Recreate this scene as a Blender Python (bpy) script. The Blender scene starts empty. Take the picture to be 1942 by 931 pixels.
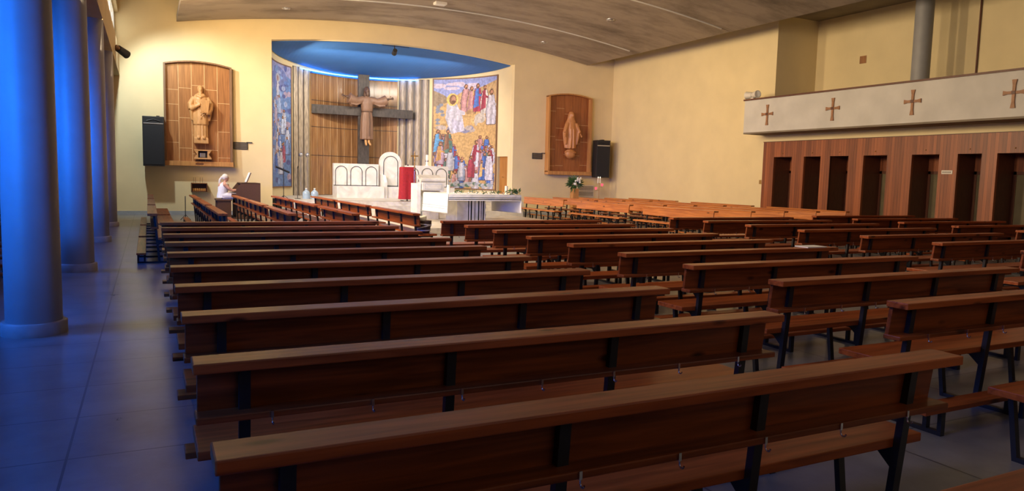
import bpy, bmesh, math, random
import numpy as np
from mathutils import Vector, Matrix
R = math.radians
random.seed(7)
SC = bpy.context.scene
COL = SC.collection

# ------------------------------------------------------------------ camera, world, lights, exposure
def make_camera():
    yaw, pit, rol = R(26.6), R(5.35), R(1.42)
    cy, sy, cp, sp = math.cos(yaw), math.sin(yaw), math.cos(pit), math.sin(pit)
    f = Vector((sy*cp, cy*cp, -sp)); r = Vector((cy, -sy, 0)); u = r.cross(f)
    cr, sr = math.cos(rol), math.sin(rol)
    right = cr*r + sr*u; up = -sr*r + cr*u
    cam = bpy.data.cameras.new('camera'); o = bpy.data.objects.new('camera', cam); COL.objects.link(o)
    cam.sensor_fit = 'HORIZONTAL'; cam.sensor_width = 36; cam.lens = 1381/1942*36
    cam.clip_start = 0.05; cam.clip_end = 200
    o.matrix_world = Matrix(((right.x, up.x, -f.x, 0), (right.y, up.y, -f.y, 0), (right.z, up.z, -f.z, 1.6), (0, 0, 0, 1)))
    SC.camera = o
make_camera()
SC.view_settings.view_transform = 'Standard'
SC.view_settings.look = 'None'
SC.view_settings.gamma = 1
SC.view_settings.use_curve_mapping = False
SC.view_settings.exposure = 0.0
W = bpy.data.worlds.new('world'); SC.world = W; W.use_nodes = True
W.node_tree.nodes['Background'].inputs[0].default_value = (0.55, 0.6, 0.75, 1)
W.node_tree.nodes['Background'].inputs[1].default_value = 0.05

def area(name, loc, target, sx, sy, power, color, spread=180):
    l = bpy.data.lights.new(name, 'AREA'); l.shape = 'RECTANGLE'; l.size = sx; l.size_y = sy
    l.energy = power; l.color = color; l.spread = R(spread)
    o = bpy.data.objects.new(name, l); COL.objects.link(o); o.location = loc
    d = Vector(target) - Vector(loc); o.rotation_euler = d.to_track_quat('-Z', 'Z').to_euler()
    return o
def spot(name, loc, target, power, color, ang, blend=0.4, rad=0.08):
    l = bpy.data.lights.new(name, 'SPOT'); l.energy = power; l.color = color
    l.spot_size = R(ang); l.spot_blend = blend; l.shadow_soft_size = rad
    o = bpy.data.objects.new(name, l); COL.objects.link(o); o.location = loc
    d = Vector(target) - Vector(loc); o.rotation_euler = d.to_track_quat('-Z', 'Y').to_euler()
    return o
# daylight through the clerestory on the left, above the beam
for yy, pw in ((-3, 25), (2.8, 50), (7.6, 170), (12.4, 560), (17.4, 820), (22.2, 820)):
    area('clerestory_daylight', (-0.6, yy, 6.1), (18, yy + 2.5, 4.4), 4.2, 0.8, pw, (1.0, 0.745, 0.455), 140)
# coloured glass in the side aisle
for yy, dy, pw in ((4.4, 3.8, 72), (9.2, 3.8, 75), (14.2, 3.8, 75), (20.6, 2.0, 30)):
    area('aisle_blue_glass_light', (-4.5, yy, 2.8), (-1.0, yy + dy, 2.5), 1.2, 3.0, pw, (0.01, 0.17, 1.0), 46)
for yy, pw in ((2.0, 130), (8.0, 130), (14.0, 95), (20.0, 50)):
    area('aisle_blue_glow', (-4.5, yy, 3.0), (-1.8, yy, 0.4), 3.0, 1.2, pw, (0.02, 0.17, 1.0), 110)
# flood lamp on the beam, aimed at the altar wall
spot('flood_lamp_light', (-0.62, 25.0, 6.3), (1.9, 28.2, 2.6), 820, (0.87, 0.98, 1.0), 95, 0.6, 0.10)
spot('warm_wall_fill', (1.0, 22.5, 6.2), (4.0, 28.2, 6.0), 520, (1.0, 0.60, 0.22), 100, 0.9, 0.25)  # added fill, warms the upper altar wall without a fixture of its own
# sanctuary lights behind the chancel arch
area('sanctuary_lamp_light', (9.1, 29.0, 5.9), (9.1, 33.4, 2.0), 6.0, 0.4, 225, (1.0, 0.90, 0.76))
area('sanctuary_side_light', (5.2, 28.9, 5.4), (12.5, 31.0, 2.6), 0.8, 1.2, 130, (1.0, 0.80, 0.54))
spot('altar_fill_light', (5.0, 14.5, 6.9), (8.4, 24.5, 0.8), 2100, (1.0, 0.98, 0.92), 46, 0.8, 0.15)  # added spot that brightens the altar front, no fixture at this point
spot('warm_right_fill', (9.0, 17.0, 6.9), (18.5, 24.5, 4.6), 900, (1.0, 0.68, 0.34), 80, 1.0, 0.4)  # added fill that tints the upper right wall warm
# weak fill added behind the viewer to lift the near floor and pews
area('rear_fill_light', (8.0, -5.2, 4.2), (9.0, 12.0, 1.0), 12.0, 2.4, 62, (1.0, 0.88, 0.76))

# ------------------------------------------------------------------ materials
def nt(m):
    m.use_nodes = True
    return m.node_tree, m.node_tree.nodes, m.node_tree.links
def mat(name, col, rough=0.6, var=0.12, scale=6.0, bump=0.0, metal=0.0, coat=0.0, stretch=(1, 1, 1), spec=0.5, emit=None, es=0, detail=4):
    m = bpy.data.materials.new(name); t, n, l = nt(m); b = n['Principled BSDF']
    tc = n.new('ShaderNodeTexCoord'); mp = n.new('ShaderNodeMapping'); mp.inputs['Scale'].default_value = stretch
    no = n.new('ShaderNodeTexNoise'); no.inputs['Scale'].default_value = scale; no.inputs['Detail'].default_value = detail
    l.new(tc.outputs['Object'], mp.inputs[0]); l.new(mp.outputs[0], no.inputs[0])
    cr = n.new('ShaderNodeValToRGB'); e = cr.color_ramp.elements
    e[0].position = .3; e[1].position = .7
    e[0].color = [c*(1-var) for c in col[:3]] + [1]; e[1].color = [min(1, c*(1+var)) for c in col[:3]] + [1]
    l.new(no.outputs[0], cr.inputs[0]); l.new(cr.outputs[0], b.inputs['Base Color'])
    b.inputs['Roughness'].default_value = rough; b.inputs['Metallic'].default_value = metal
    b.inputs['Specular IOR Level'].default_value = spec
    if coat: b.inputs['Coat Weight'].default_value = coat; b.inputs['Coat Roughness'].default_value = 0.15
    if bump:
        bp = n.new('ShaderNodeBump'); bp.inputs['Strength'].default_value = bump; bp.inputs['Distance'].default_value = .02
        l.new(no.outputs[0], bp.inputs['Height']); l.new(bp.outputs[0], b.inputs['Normal'])
    if emit:
        b.inputs['Emission Color'].default_value = (*emit, 1); b.inputs['Emission Strength'].default_value = es
    return m
def wood(name, dark, light, rough=0.3, axis='X', grain=14, knots=True, coat=0.5, spec=0.5):
    """varnished board: long grain along axis, scattered knots, per-object offset"""
    m = bpy.data.materials.new(name); t, n, l = nt(m); b = n['Principled BSDF']
    tc = n.new('ShaderNodeTexCoord'); oi = n.new('ShaderNodeObjectInfo')
    ad = n.new('ShaderNodeVectorMath'); ad.operation = 'ADD'
    sc = n.new('ShaderNodeVectorMath'); sc.operation = 'SCALE'; sc.inputs['Scale'].default_value = 37
    cb = n.new('ShaderNodeCombineXYZ')
    for i in range(3): l.new(oi.outputs['Random'], cb.inputs[i])
    l.new(cb.outputs[0], sc.inputs[0]); l.new(tc.outputs['Object'], ad.inputs[0]); l.new(sc.outputs[0], ad.inputs[1])
    mp = n.new('ShaderNodeMapping')
    s = [grain]*3; s['XYZ'.index(axis)] = grain*0.06
    mp.inputs['Scale'].default_value = s
    l.new(ad.outputs[0], mp.inputs[0])
    no = n.new('ShaderNodeTexNoise'); no.inputs['Scale'].default_value = 1.6; no.inputs['Detail'].default_value = 6; no.inputs['Distortion'].default_value = .6
    l.new(mp.outputs[0], no.inputs[0])
    cr = n.new('ShaderNodeValToRGB'); e = cr.color_ramp.elements
    e[0].position = .32; e[0].color = (*dark, 1); e[1].position = .68; e[1].color = (*light, 1)
    l.new(no.outputs[0], cr.inputs[0])
    out = cr.outputs[0]
    if knots:
        mp2 = n.new('ShaderNodeMapping'); s2 = [5.5]*3; s2['XYZ'.index(axis)] = 2.2
        mp2.inputs['Scale'].default_value = s2
        l.new(ad.outputs[0], mp2.inputs[0])
        vo = n.new('ShaderNodeTexVoronoi'); vo.inputs['Scale'].default_value = 1.0
        l.new(mp2.outputs[0], vo.inputs[0])
        k = n.new('ShaderNodeValToRGB'); ke = k.color_ramp.elements
        ke[0].position = .07; ke[0].color = (1, 1, 1, 1); ke[1].position = .16; ke[1].color = (0, 0, 0, 1)
        l.new(vo.outputs['Distance'], k.inputs[0])
        mx = n.new('ShaderNodeMix'); mx.data_type = 'RGBA'
        l.new(k.outputs[0], mx.inputs[0]); l.new(out, mx.inputs[6]); mx.inputs[7].default_value = (*[c*.3 for c in dark], 1)
        out = mx.outputs[2]
    l.new(out, b.inputs['Base Color'])
    b.inputs['Roughness'].default_value = rough; b.inputs['Specular IOR Level'].default_value = spec
    b.inputs['Coat Weight'].default_value = coat*.6; b.inputs['Coat Roughness'].default_value = 0.12
    return m
def floor_mat():
    m = bpy.data.materials.new('polished_stone_floor'); t, n, l = nt(m); b = n['Principled BSDF']
    tc = n.new('ShaderNodeTexCoord'); sp = n.new('ShaderNodeSeparateXYZ'); l.new(tc.outputs['Object'], sp.inputs[0])
    def joint(sock, off, per, w):
        a = n.new('ShaderNodeMath'); a.operation = 'SUBTRACT'; l.new(sock, a.inputs[0]); a.inputs[1].default_value = off
        p = n.new('ShaderNodeMath'); p.operation = 'PINGPONG'; l.new(a.outputs[0], p.inputs[0]); p.inputs[1].default_value = per/2
        c = n.new('ShaderNodeMath'); c.operation = 'LESS_THAN'; l.new(p.outputs[0], c.inputs[0]); c.inputs[1].default_value = w
        return c.outputs[0]
    j1 = joint(sp.outputs[0], -0.43, 1.51, .007); j2 = joint(sp.outputs[1], 4.53, .755, .006)
    mxj = n.new('ShaderNodeMath'); mxj.operation = 'MAXIMUM'; l.new(j1, mxj.inputs[0]); l.new(j2, mxj.inputs[1])
    no = n.new('ShaderNodeTexNoise'); no.inputs['Scale'].default_value = 1.7; no.inputs['Detail'].default_value = 8; no.inputs['Roughness'].default_value = .65
    l.new(tc.outputs['Object'], no.inputs[0])
    cr = n.new('ShaderNodeValToRGB'); e = cr.color_ramp.elements
    e[0].position = .3; e[0].color = (.13, .13, .135, 1); e[1].position = .75; e[1].color = (.26, .26, .265, 1)
    l.new(no.outputs[0], cr.inputs[0])
    mx = n.new('ShaderNodeMix'); mx.data_type = 'RGBA'; l.new(mxj.outputs[0], mx.inputs[0]); l.new(cr.outputs[0], mx.inputs[6]); mx.inputs[7].default_value = (.06, .06, .07, 1)
    l.new(mx.outputs[2], b.inputs['Base Color'])
    r2 = n.new('ShaderNodeMapRange'); r2.inputs[3].default_value = .25; r2.inputs[4].default_value = .33
    l.new(no.outputs[0], r2.inputs[0]); l.new(r2.outputs[0], b.inputs['Roughness'])
    return m
def concrete_mat():
    m = bpy.data.materials.new('stained_concrete'); t, n, l = nt(m); b = n['Principled BSDF']
    tc = n.new('ShaderNodeTexCoord')
    no = n.new('ShaderNodeTexNoise'); no.inputs['Scale'].default_value = .8; no.inputs['Detail'].default_value = 9; no.inputs['Roughness'].default_value = .68
    mp = n.new('ShaderNodeMapping'); mp.inputs['Scale'].default_value = (.55, 1.3, 1); l.new(tc.outputs['Object'], mp.inputs[0]); l.new(mp.outputs[0], no.inputs[0])
    cr = n.new('ShaderNodeValToRGB'); e = cr.color_ramp.elements
    e[0].position = .28; e[0].color = (.17, .135, .105, 1); e[1].position = .56; e[1].color = (.40, .33, .265, 1)
    l.new(no.outputs[0], cr.inputs[0]); l.new(cr.outputs[0], b.inputs['Base Color'])
    b.inputs['Roughness'].default_value = .8
    bp = n.new('ShaderNodeBump'); bp.inputs['Strength'].default_value = .2; l.new(no.outputs[0], bp.inputs['Height']); l.new(bp.outputs[0], b.inputs['Normal'])
    return m
def marble_mat(name, c0, c1, rough=.3):
    m = bpy.data.materials.new(name); t, n, l = nt(m); b = n['Principled BSDF']
    tc = n.new('ShaderNodeTexCoord'); no = n.new('ShaderNodeTexNoise'); no.inputs['Scale'].default_value = 1.8
    no.inputs['Detail'].default_value = 7; no.inputs['Distortion'].default_value = 1.6; l.new(tc.outputs['Object'], no.inputs[0])
    cr = n.new('ShaderNodeValToRGB'); e = cr.color_ramp.elements
    e[0].position = .3; e[0].color = (*c0, 1); e[1].position = .55; e[1].color = (*c1, 1)
    l.new(no.outputs[0], cr.inputs[0]); l.new(cr.outputs[0], b.inputs['Base Color']); b.inputs['Roughness'].default_value = rough
    return m
def vcol_mat(name, rough=.6):
    m = bpy.data.materials.new(name); t, n, l = nt(m); b = n['Principled BSDF']
    a = n.new('ShaderNodeVertexColor'); a.layer_name = 'paint'
    no = n.new('ShaderNodeTexNoise'); no.inputs['Scale'].default_value = 9; no.inputs['Detail'].default_value = 5
    tc = n.new('ShaderNodeTexCoord'); l.new(tc.outputs['Object'], no.inputs[0])
    mr = n.new('ShaderNodeMapRange'); mr.inputs[1].default_value = .3; mr.inputs[2].default_value = .7; mr.inputs[3].default_value = .72; mr.inputs[4].default_value = 1.2
    l.new(no.outputs[0], mr.inputs[0])
    mx = n.new('ShaderNodeVectorMath'); mx.operation = 'SCALE'; l.new(a.outputs[0], mx.inputs[0]); l.new(mr.outputs[0], mx.inputs['Scale'])
    l.new(mx.outputs[0], b.inputs['Base Color']); b.inputs['Roughness'].default_value = rough
    return m
def panelled(name, dark, light, width, axis='Y', rough=.4, vary=.25):
    """narrow vertical boards, each its own tone; axis = direction across the boards"""
    m = bpy.data.materials.new(name); t, n, l = nt(m); b = n['Principled BSDF']
    tc = n.new('ShaderNodeTexCoord'); sp = n.new('ShaderNodeSeparateXYZ'); l.new(tc.outputs['Object'], sp.inputs[0])
    s = sp.outputs['XYZ'.index(axis)]
    d = n.new('ShaderNodeMath'); d.operation = 'DIVIDE'; l.new(s, d.inputs[0]); d.inputs[1].default_value = width
    fl = n.new('ShaderNodeMath'); fl.operation = 'FLOOR'; l.new(d.outputs[0], fl.inputs[0])
    wn = n.new('ShaderNodeTexWhiteNoise'); wn.noise_dimensions = '1D'; l.new(fl.outputs[0], wn.inputs['W'])
    fr = n.new('ShaderNodeMath'); fr.operation = 'FRACT'; l.new(d.outputs[0], fr.inputs[0])
    ed = n.new('ShaderNodeMath'); ed.operation = 'LESS_THAN'; l.new(fr.outputs[0], ed.inputs[0]); ed.inputs[1].default_value = .06
    mp = n.new('ShaderNodeMapping'); sc = [22]*3; sc[2] = 1.2; mp.inputs['Scale'].default_value = sc; l.new(tc.outputs['Object'], mp.inputs[0])
    no = n.new('ShaderNodeTexNoise'); no.inputs['Scale'].default_value = 1; no.inputs['Detail'].default_value = 5; l.new(mp.outputs[0], no.inputs[0])
    mxf = n.new('ShaderNodeMix'); mxf.inputs[0].default_value = vary*2; l.new(no.outputs[0], mxf.inputs[2]); l.new(wn.outputs['Value'], mxf.inputs[3])
    cr = n.new('ShaderNodeValToRGB'); e = cr.color_ramp.elements
    e[0].position = .2; e[0].color = (*dark, 1); e[1].position = .8; e[1].color = (*light, 1)
    l.new(mxf.outputs[0], cr.inputs[0])
    mx = n.new('ShaderNodeMix'); mx.data_type = 'RGBA'; l.new(ed.outputs[0], mx.inputs[0]); l.new(cr.outputs[0], mx.inputs[6]); mx.inputs[7].default_value = (*[c*.35 for c in dark], 1)
    l.new(mx.outputs[2], b.inputs['Base Color']); b.inputs['Roughness'].default_value = rough
    return m

M = {}
M['floor'] = floor_mat()
M['concrete'] = concrete_mat()
M['cream'] = mat('cream_wall_paint', (.80, .665, .385), .75, .04, 1.2)
M['white_paint'] = mat('off_white_paint', (.72, .70, .64), .7, .05, 2)
M['parapet'] = mat('pale_grey_plaster', (.62, .60, .56), .8, .08, 1.5)
M['blue_paint'] = mat('blue_ceiling_paint', (.04, .17, .52), .7, .05, 1.5)
M['soffit'] = mat('brown_grey_soffit', (.22, .18, .13), .85, .15, 1.5)
M['column'] = mat('grey_column_paint', (.30, .30, .31), .5, .06, 3)
M['column_base'] = mat('grey_stone_plinth', (.36, .35, .34), .5, .15, 6)
M['skirt'] = mat('grey_skirting_stone', (.38, .40, .43), .5, .1, 5)
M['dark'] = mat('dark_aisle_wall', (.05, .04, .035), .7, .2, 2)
M['relief'] = mat('grey_relief_stone', (.17, .16, .15), .7, .35, 9, .5)
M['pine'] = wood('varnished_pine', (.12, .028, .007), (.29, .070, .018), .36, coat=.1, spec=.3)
M['pine_top'] = wood('paler_varnished_pine', (.20, .042, .010), (.42, .102, .024), .34, coat=.06, spec=.28)  # paler tone for seats, top ledges and kneelers
M['pine_lit'] = wood('lit_varnished_pine', (.36, .10, .02), (.62, .22, .05), .35)  # same pine as the other pews, with the bright light put into its colour
M['steel'] = mat('black_painted_steel', (.012, .012, .015), .4, .1, 8)
M['chrome'] = mat('chrome_wire', (.75, .76, .8), .18, .02, 8, metal=1)
M['panel'] = panelled('red_brown_panelling', (.16, .044, .014), (.42, .125, .040), .095, 'Y', .4, .2)
M['panel_dark'] = mat('dark_red_brown_wood', (.12, .038, .016), .45, .25, 9, stretch=(6, 6, .5))
M['glass_dark'] = mat('dark_door_glass', (.17, .14, .075), .3, .15, 3)
M['oak'] = wood('golden_oak_panel', (.25, .10, .032), (.42, .185, .062), .38, 'Z', 12, False, .3)
M['oak_dark'] = wood('reddish_oak_panel', (.24, .075, .022), (.38, .13, .04), .4, 'Z', 12, False, .2)
M['oak_edge'] = wood('honey_oak_frame', (.42, .19, .06), (.6, .30, .10), .4, 'Z', 10, False, .2)
M['frame_dark'] = wood('brown_frame_wood', (.17, .09, .045), (.27, .15, .08), .5, 'Z', 10, False, .1)
M['joint'] = mat('pale_panel_joint', (.70, .48, .24), .5, .1, 6)
M['carved'] = mat('carved_light_wood', (.55, .30, .12), .45, .14, 5, stretch=(4, 4, .8))
M['carved_red'] = mat('carved_warm_wood', (.55, .25, .09), .45, .14, 5, stretch=(4, 4, .8))
M['corpus'] = mat('carved_robe_wood', (.21, .12, .075), .5, .16, 5, stretch=(4, 4, .8))
M['corpus_dark'] = mat('dark_stained_carving', (.10, .055, .035), .5, .2, 6)
M['apse_wood'] = wood('glossy_apse_veneer', (.20, .095, .036), (.40, .21, .085), .22, 'Z', 7, False, .8)
M['travertine'] = mat('veined_travertine', (.42, .35, .27), .35, .35, 4, stretch=(5, 5, .8))
M['apse_dark'] = mat('shadow_gap_bronze', (.05, .04, .035), .4, .1, 5)
M['cross'] = mat('dark_grey_cross_timber', (.065, .055, .05), .55, .35, 5, .4, stretch=(3, 3, 1))
M['marble'] = marble_mat('white_marble', (.62, .60, .56), (.80, .78, .73), .3)
M['marble_step'] = marble_mat('cream_marble_steps', (.50, .46, .40), (.70, .66, .58), .35)
M['black_inlay'] = mat('black_inlay_line', (.015, .018, .022), .3, .05, 4)
M['cloth'] = mat('white_altar_cloth', (.82, .82, .80), .9, .04, 20)
M['cloth_line'] = mat('grey_cloth_band', (.42, .43, .44), .9, .05, 20)
M['red_cloth'] = mat('crimson_velvet', (.36, .012, .02), .8, .18, 14)
M['speaker'] = mat('black_speaker_cabinet', (.018, .018, .02), .5, .1, 8)
M['grille'] = mat('dark_speaker_grille', (.010, .011, .015), .7, .3, 60)
M['silver'] = mat('silver_trim', (.55, .55, .57), .3, .05, 8, metal=.9)
M['organ'] = mat('brown_organ_veneer', (.10, .047, .028), .5, .12, 5, stretch=(6, 1, 6))
M['skin'] = mat('skin', (.62, .33, .22), .55, .06, 10)
M['hair'] = mat('white_hair', (.72, .68, .62), .7, .15, 30, stretch=(1, 1, 4))
M['white_cotton'] = mat('white_cotton', (.80, .80, .84), .9, .06, 12)
M['paper'] = mat('white_paper', (.8, .8, .76), .8, .04, 6)
M['candle'] = mat('ivory_candle_wax', (.82, .76, .62), .5, .04, 6)
M['amber'] = mat('amber_glass', (.62, .30, .08), .3, .2, 10)
M['leaf'] = mat('green_leaf', (.045, .11, .03), .55, .4, 9)
M['petal'] = mat('white_petal', (.85, .84, .78), .7, .05, 10)
M['red_glass'] = mat('red_votive_glass', (.75, .04, .09), .2, .1, 8, emit=(1, .10, .16), es=1.2)
M['flame'] = mat('candle_flame', (1, .8, .5), .5, 0, 1, emit=(1, .85, .6), es=6)
M['brass'] = mat('aged_brass', (.50, .30, .10), .35, .15, 9, metal=.8)
M['door_wood'] = wood('orange_door_wood', (.36, .15, .035), (.5, .23, .06), .4, 'Z', 9, False, .2)
M['vent'] = mat('grey_brown_grille', (.16, .13, .10), .6, .1, 6)
M['vent_dark'] = mat('dark_vent_grille', (.025, .025, .025), .6, .1, 6)
M['beam'] = mat('tan_beam_paint', (.45, .34, .17), .7, .08, 2)
M['window'] = mat('clerestory_glass', (.8, .85, .9), .2, .02, 2, emit=(1, .97, .88), es=1.6)
M['lens'] = mat('lamp_lens', (.8, .8, .75), .2, .02, 3)
M['led'] = mat('blue_cove_light', (.1, .4, 1), .4, 0, 1, emit=(.06, .34, 1.0), es=14)
M['plastic_white'] = mat('off_white_plastic', (.72, .68, .6), .45, .04, 6)
M['clear'] = mat('pale_blue_bottle_plastic', (.36, .48, .60), .08, .06, 4)
M['basket'] = mat('dark_woven_basket', (.06, .032, .028), .7, .3, 40)
M['jug'] = mat('dark_brown_glaze', (.06, .03, .02), .3, .2, 5)
M['mural'] = vcol_mat('painted_mural')
M['copper'] = mat('copper_brown_strip', (.34, .16, .07), .5, .2, 12)

# ------------------------------------------------------------------ mesh builder
class MB:
    def __init__(s): s.v = []; s.f = []; s.m = []; s.mats = []; s.sm = []
    def mi(s, m):
        if m not in s.mats: s.mats.append(m)
        return s.mats.index(m)
    def add(s, vs, fs, m, smooth=False):
        o = len(s.v); s.v += [tuple(v) for v in vs]
        k = s.mi(m)
        for f in fs: s.f.append([i+o for i in f]); s.m.append(k); s.sm.append(smooth)
    def box(s, a, b, m, bev=0):
        x0, y0, z0 = [min(p, q) for p, q in zip(a, b)]; x1, y1, z1 = [max(p, q) for p, q in zip(a, b)]
        s.obox(((x0+x1)/2, (y0+y1)/2, (z0+z1)/2), ((x1-x0)/2, 0, 0), (0, (y1-y0)/2, 0), (0, 0, (z1-z0)/2), m, bev)
    def obox(s, c, ax, ay, az, m, bev=0):
        c, ax, ay, az = map(Vector, (c, ax, ay, az))
        if bev <= 0:
            vs = [c + i*ax + j*ay + k*az for i in (-1, 1) for j in (-1, 1) for k in (-1, 1)]
            s.add(vs, [(0, 1, 3, 2), (4, 6, 7, 5), (0, 4, 5, 1), (2, 3, 7, 6), (0, 2, 6, 4), (1, 5, 7, 3)], m); return
        bm = bmesh.new(); bmesh.ops.create_cube(bm, size=2)
        L = [ax.length, ay.length, az.length]; U = [ax.normalized(), ay.normalized(), az.normalized()]
        for v in bm.verts: v.co = Vector([v.co[i]*L[i] for i in range(3)])
        bmesh.ops.bevel(bm, geom=list(bm.edges), offset=min(bev, .45*2*min(L)), segments=2, affect='EDGES', profile=.6)
        bm.verts.index_update()
        s.add([c + U[0]*v.co.x + U[1]*v.co.y + U[2]*v.co.z for v in bm.verts], [[v.index for v in f.verts] for f in bm.faces], m)
        bm.free()
    def bar(s, p, q, w, d, m, side=(1, 0, 0), bev=0):
        """rectangular bar from p to q; w along side, d across"""
        p, q = Vector(p), Vector(q); t = (q-p); L = t.length; t.normalize()
        sd = Vector(side); sd = (sd - t*sd.dot(t)).normalized(); n = t.cross(sd)
        s.obox((p+q)/2, sd*w/2, n*d/2, t*L/2, m, bev)
    def rings(s, rings, m, cap=True, smooth=True, closed=True):
        n = len(rings[0]); vs = [p for r in rings for p in r]; fs = []
        for i in range(len(rings)-1):
            for j in range(n if closed else n-1):
                k = (j+1) % n
                fs.append((i*n+j, i*n+k, (i+1)*n+k, (i+1)*n+j))
        s.add(vs, fs, m, smooth)
        if cap and closed:
            s.add(rings[0], [tuple(reversed(range(n)))], m); s.add(rings[-1], [tuple(range(n))], m)
    def tube(s, pts, rad, m, n=10, cap=True, squash=1.0):
        pts = [Vector(p) for p in pts]
        if not hasattr(rad, '__len__'): rad = [rad]*len(pts)
        rs = []; prev = None
        for i, p in enumerate(pts):
            t = (pts[min(i+1, len(pts)-1)] - pts[max(i-1, 0)])
            if t.length < 1e-9: t = Vector((0, 0, 1))
            t.normalize()
            if prev is None:
                a = Vector((0, 0, 1)) if abs(t.z) < .9 else Vector((1, 0, 0)); u = t.cross(a).normalized()
            else:
                u = (prev - t*prev.dot(t)).normalized()
            prev = u; w = t.cross(u)
            rs.append([p + rad[i]*(math.cos(2*math.pi*k/n)*u + squash*math.sin(2*math.pi*k/n)*w) for k in range(n)])
        s.rings(rs, m, cap)
    def lathe(s, prof, c, m, n=24, sx=1, sy=1):
        rs = [[(c[0]+r*sx*math.cos(2*math.pi*k/n), c[1]+r*sy*math.sin(2*math.pi*k/n), c[2]+z) for k in range(n)] for r, z in prof]
        s.rings(rs, m)
    def ball(s, c, r, m, n=16):
        if not hasattr(r, '__len__'): r = (r, r, r)
        rs = []
        h = n//2
        for i in range(h+1):
            a = math.pi*i/h; a = min(max(a, .04), math.pi-.04)
            rs.append([(c[0]+r[0]*math.sin(a)*math.cos(2*math.pi*k/n), c[1]+r[1]*math.sin(a)*math.sin(2*math.pi*k/n), c[2]-r[2]*math.cos(a)) for k in range(n)])
        s.rings(rs, m)
    def prism(s, poly, off, m):
        """closed polygon (list of 3D points) extruded by off"""
        off = Vector(off); n = len(poly); P = [Vector(p) for p in poly]; Q = [p+off for p in P]
        s.add(P+Q, [tuple(range(n)), tuple(reversed(range(n, 2*n)))] + [(i, (i+1) % n, n+(i+1) % n, n+i) for i in range(n)], m)
    def build(s, name, parent=None, loc=(0, 0, 0)):
        me = bpy.data.meshes.new(name)
        me.from_pydata([tuple(Vector(v)-Vector(loc)) for v in s.v] if any(loc) else s.v, [], s.f)
        for m in s.mats: me.materials.append(m)
        me.polygons.foreach_set('material_index', s.m); me.polygons.foreach_set('use_smooth', s.sm)
        bm = bmesh.new(); bm.from_mesh(me); bmesh.ops.recalc_face_normals(bm, faces=bm.faces); bm.to_mesh(me); bm.free()
        o = bpy.data.objects.new(name, me); COL.objects.link(o); o.location = loc
        if parent: o.parent = parent
        return o
def tag(o, label=None, cat=None, group=None, kind=None):
    if label: o['label'] = label
    if cat: o['category'] = cat
    if group: o['group'] = group
    if kind: o['kind'] = kind
    return o
def thing(name, loc, label, cat, group=None, rz=0):
    o = bpy.data.objects.new(name, None); COL.objects.link(o); o.location = loc; o.rotation_euler.z = rz
    o.empty_display_size = .1
    return tag(o, label, cat, group)
def struct(name, mb, kind='structure'):
    return tag(mb.build(name), kind=kind)
def copy_tree(o, parent=None):
    c = o.copy(); COL.objects.link(c)
    if parent: c.parent = parent
    for ch in list(o.children): copy_tree(ch, c)
    return c
def one(mb, name, label, cat, group=None, loc=(0, 0, 0)):
    return tag(mb.build(name, None, loc), label, cat, group)
def remesh(o, vox, smooth=2):
    r = o.modifiers.new('r', 'REMESH'); r.mode = 'VOXEL'; r.voxel_size = vox; r.use_smooth_shade = True
    if smooth:
        q = o.modifiers.new('s', 'SMOOTH'); q.iterations = smooth; q.factor = .5
    dg = bpy.context.evaluated_depsgraph_get()
    me = bpy.data.meshes.new_from_object(o.evaluated_get(dg))
    mt = list(o.data.materials); o.modifiers.clear(); o.data = me
    if not len(me.materials):
        for m in mt[:1]: me.materials.append(m)
    me.polygons.foreach_set('use_smooth', [True]*len(me.polygons))
    return o

# ------------------------------------------------------------------ the building
YW, XR = 28.2, 19.09
fl = MB(); fl.box((-5, -6, -.2), (21.2, YW, 0), M['floor']); struct('floor', fl)
def arcz(x): return 6.70 - .33*((x-9.09)/4.96)**2      # chancel arch
w = MB()
w.box((-5, YW, 0), (4.13, YW+.4, 8.2), M['cream']); w.box((14.05, YW, 0), (21.2, YW+.4, 8.2), M['cream'])
N = 24
poly = [(4.13+(14.05-4.13)*i/N, YW, arcz(4.13+(14.05-4.13)*i/N)) for i in range(N+1)] + [(14.05, YW, 8.2), (4.13, YW, 8.2)]
for i in range(N):
    a, b = poly[i], poly[i+1]
    w.prism([a, b, (b[0], YW, 8.2), (a[0], YW, 8.2)], (0, .4, 0), M['cream'])
struct('wall_altar', w)
b = MB(); b.box((-1.0, YW-.02, 0), (4.13, YW, .13), M['skirt']); b.box((14.05, YW-.02, 0), (XR, YW, .13), M['skirt']); struct('baseboard_altar', b)
w = MB()
w.box((XR, 18.8, 3.3), (XR+.3, YW+.4, 8.2), M['cream']); w.box((XR, 18.5, 0), (XR+.3, YW+.4, 3.3), M['cream'])                    # nave wall beyond the gallery
w.box((XR, 18.5, 3.3), (21.3, 18.8, 8.2), M['cream'])                    # return
w.box((20.97, -6, 3.3), (21.27, 18.5, 8.2), M['cream'])                  # gallery back wall
w.box((XR+.003, -6, 3.01), (XR+.25, 18.5, 3.4), M['cream'])              # strip above the panelling
w.box((XR+1.2, -6, 0), (XR+1.4, 18.8, 3.3), M['panel_dark'])
struct('wall_right', w)
w = MB(); w.box((-5, -6.3, 0), (21.3, -6, 8.2), M['cream']); struct('wall_back', w)
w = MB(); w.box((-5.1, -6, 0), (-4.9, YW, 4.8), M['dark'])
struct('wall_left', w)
w = MB(); w.box((-4.9, YW-.06, 0), (-1.4, YW-.01, 4.7), M['dark']); struct('wall_aisle_end', w)
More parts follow.
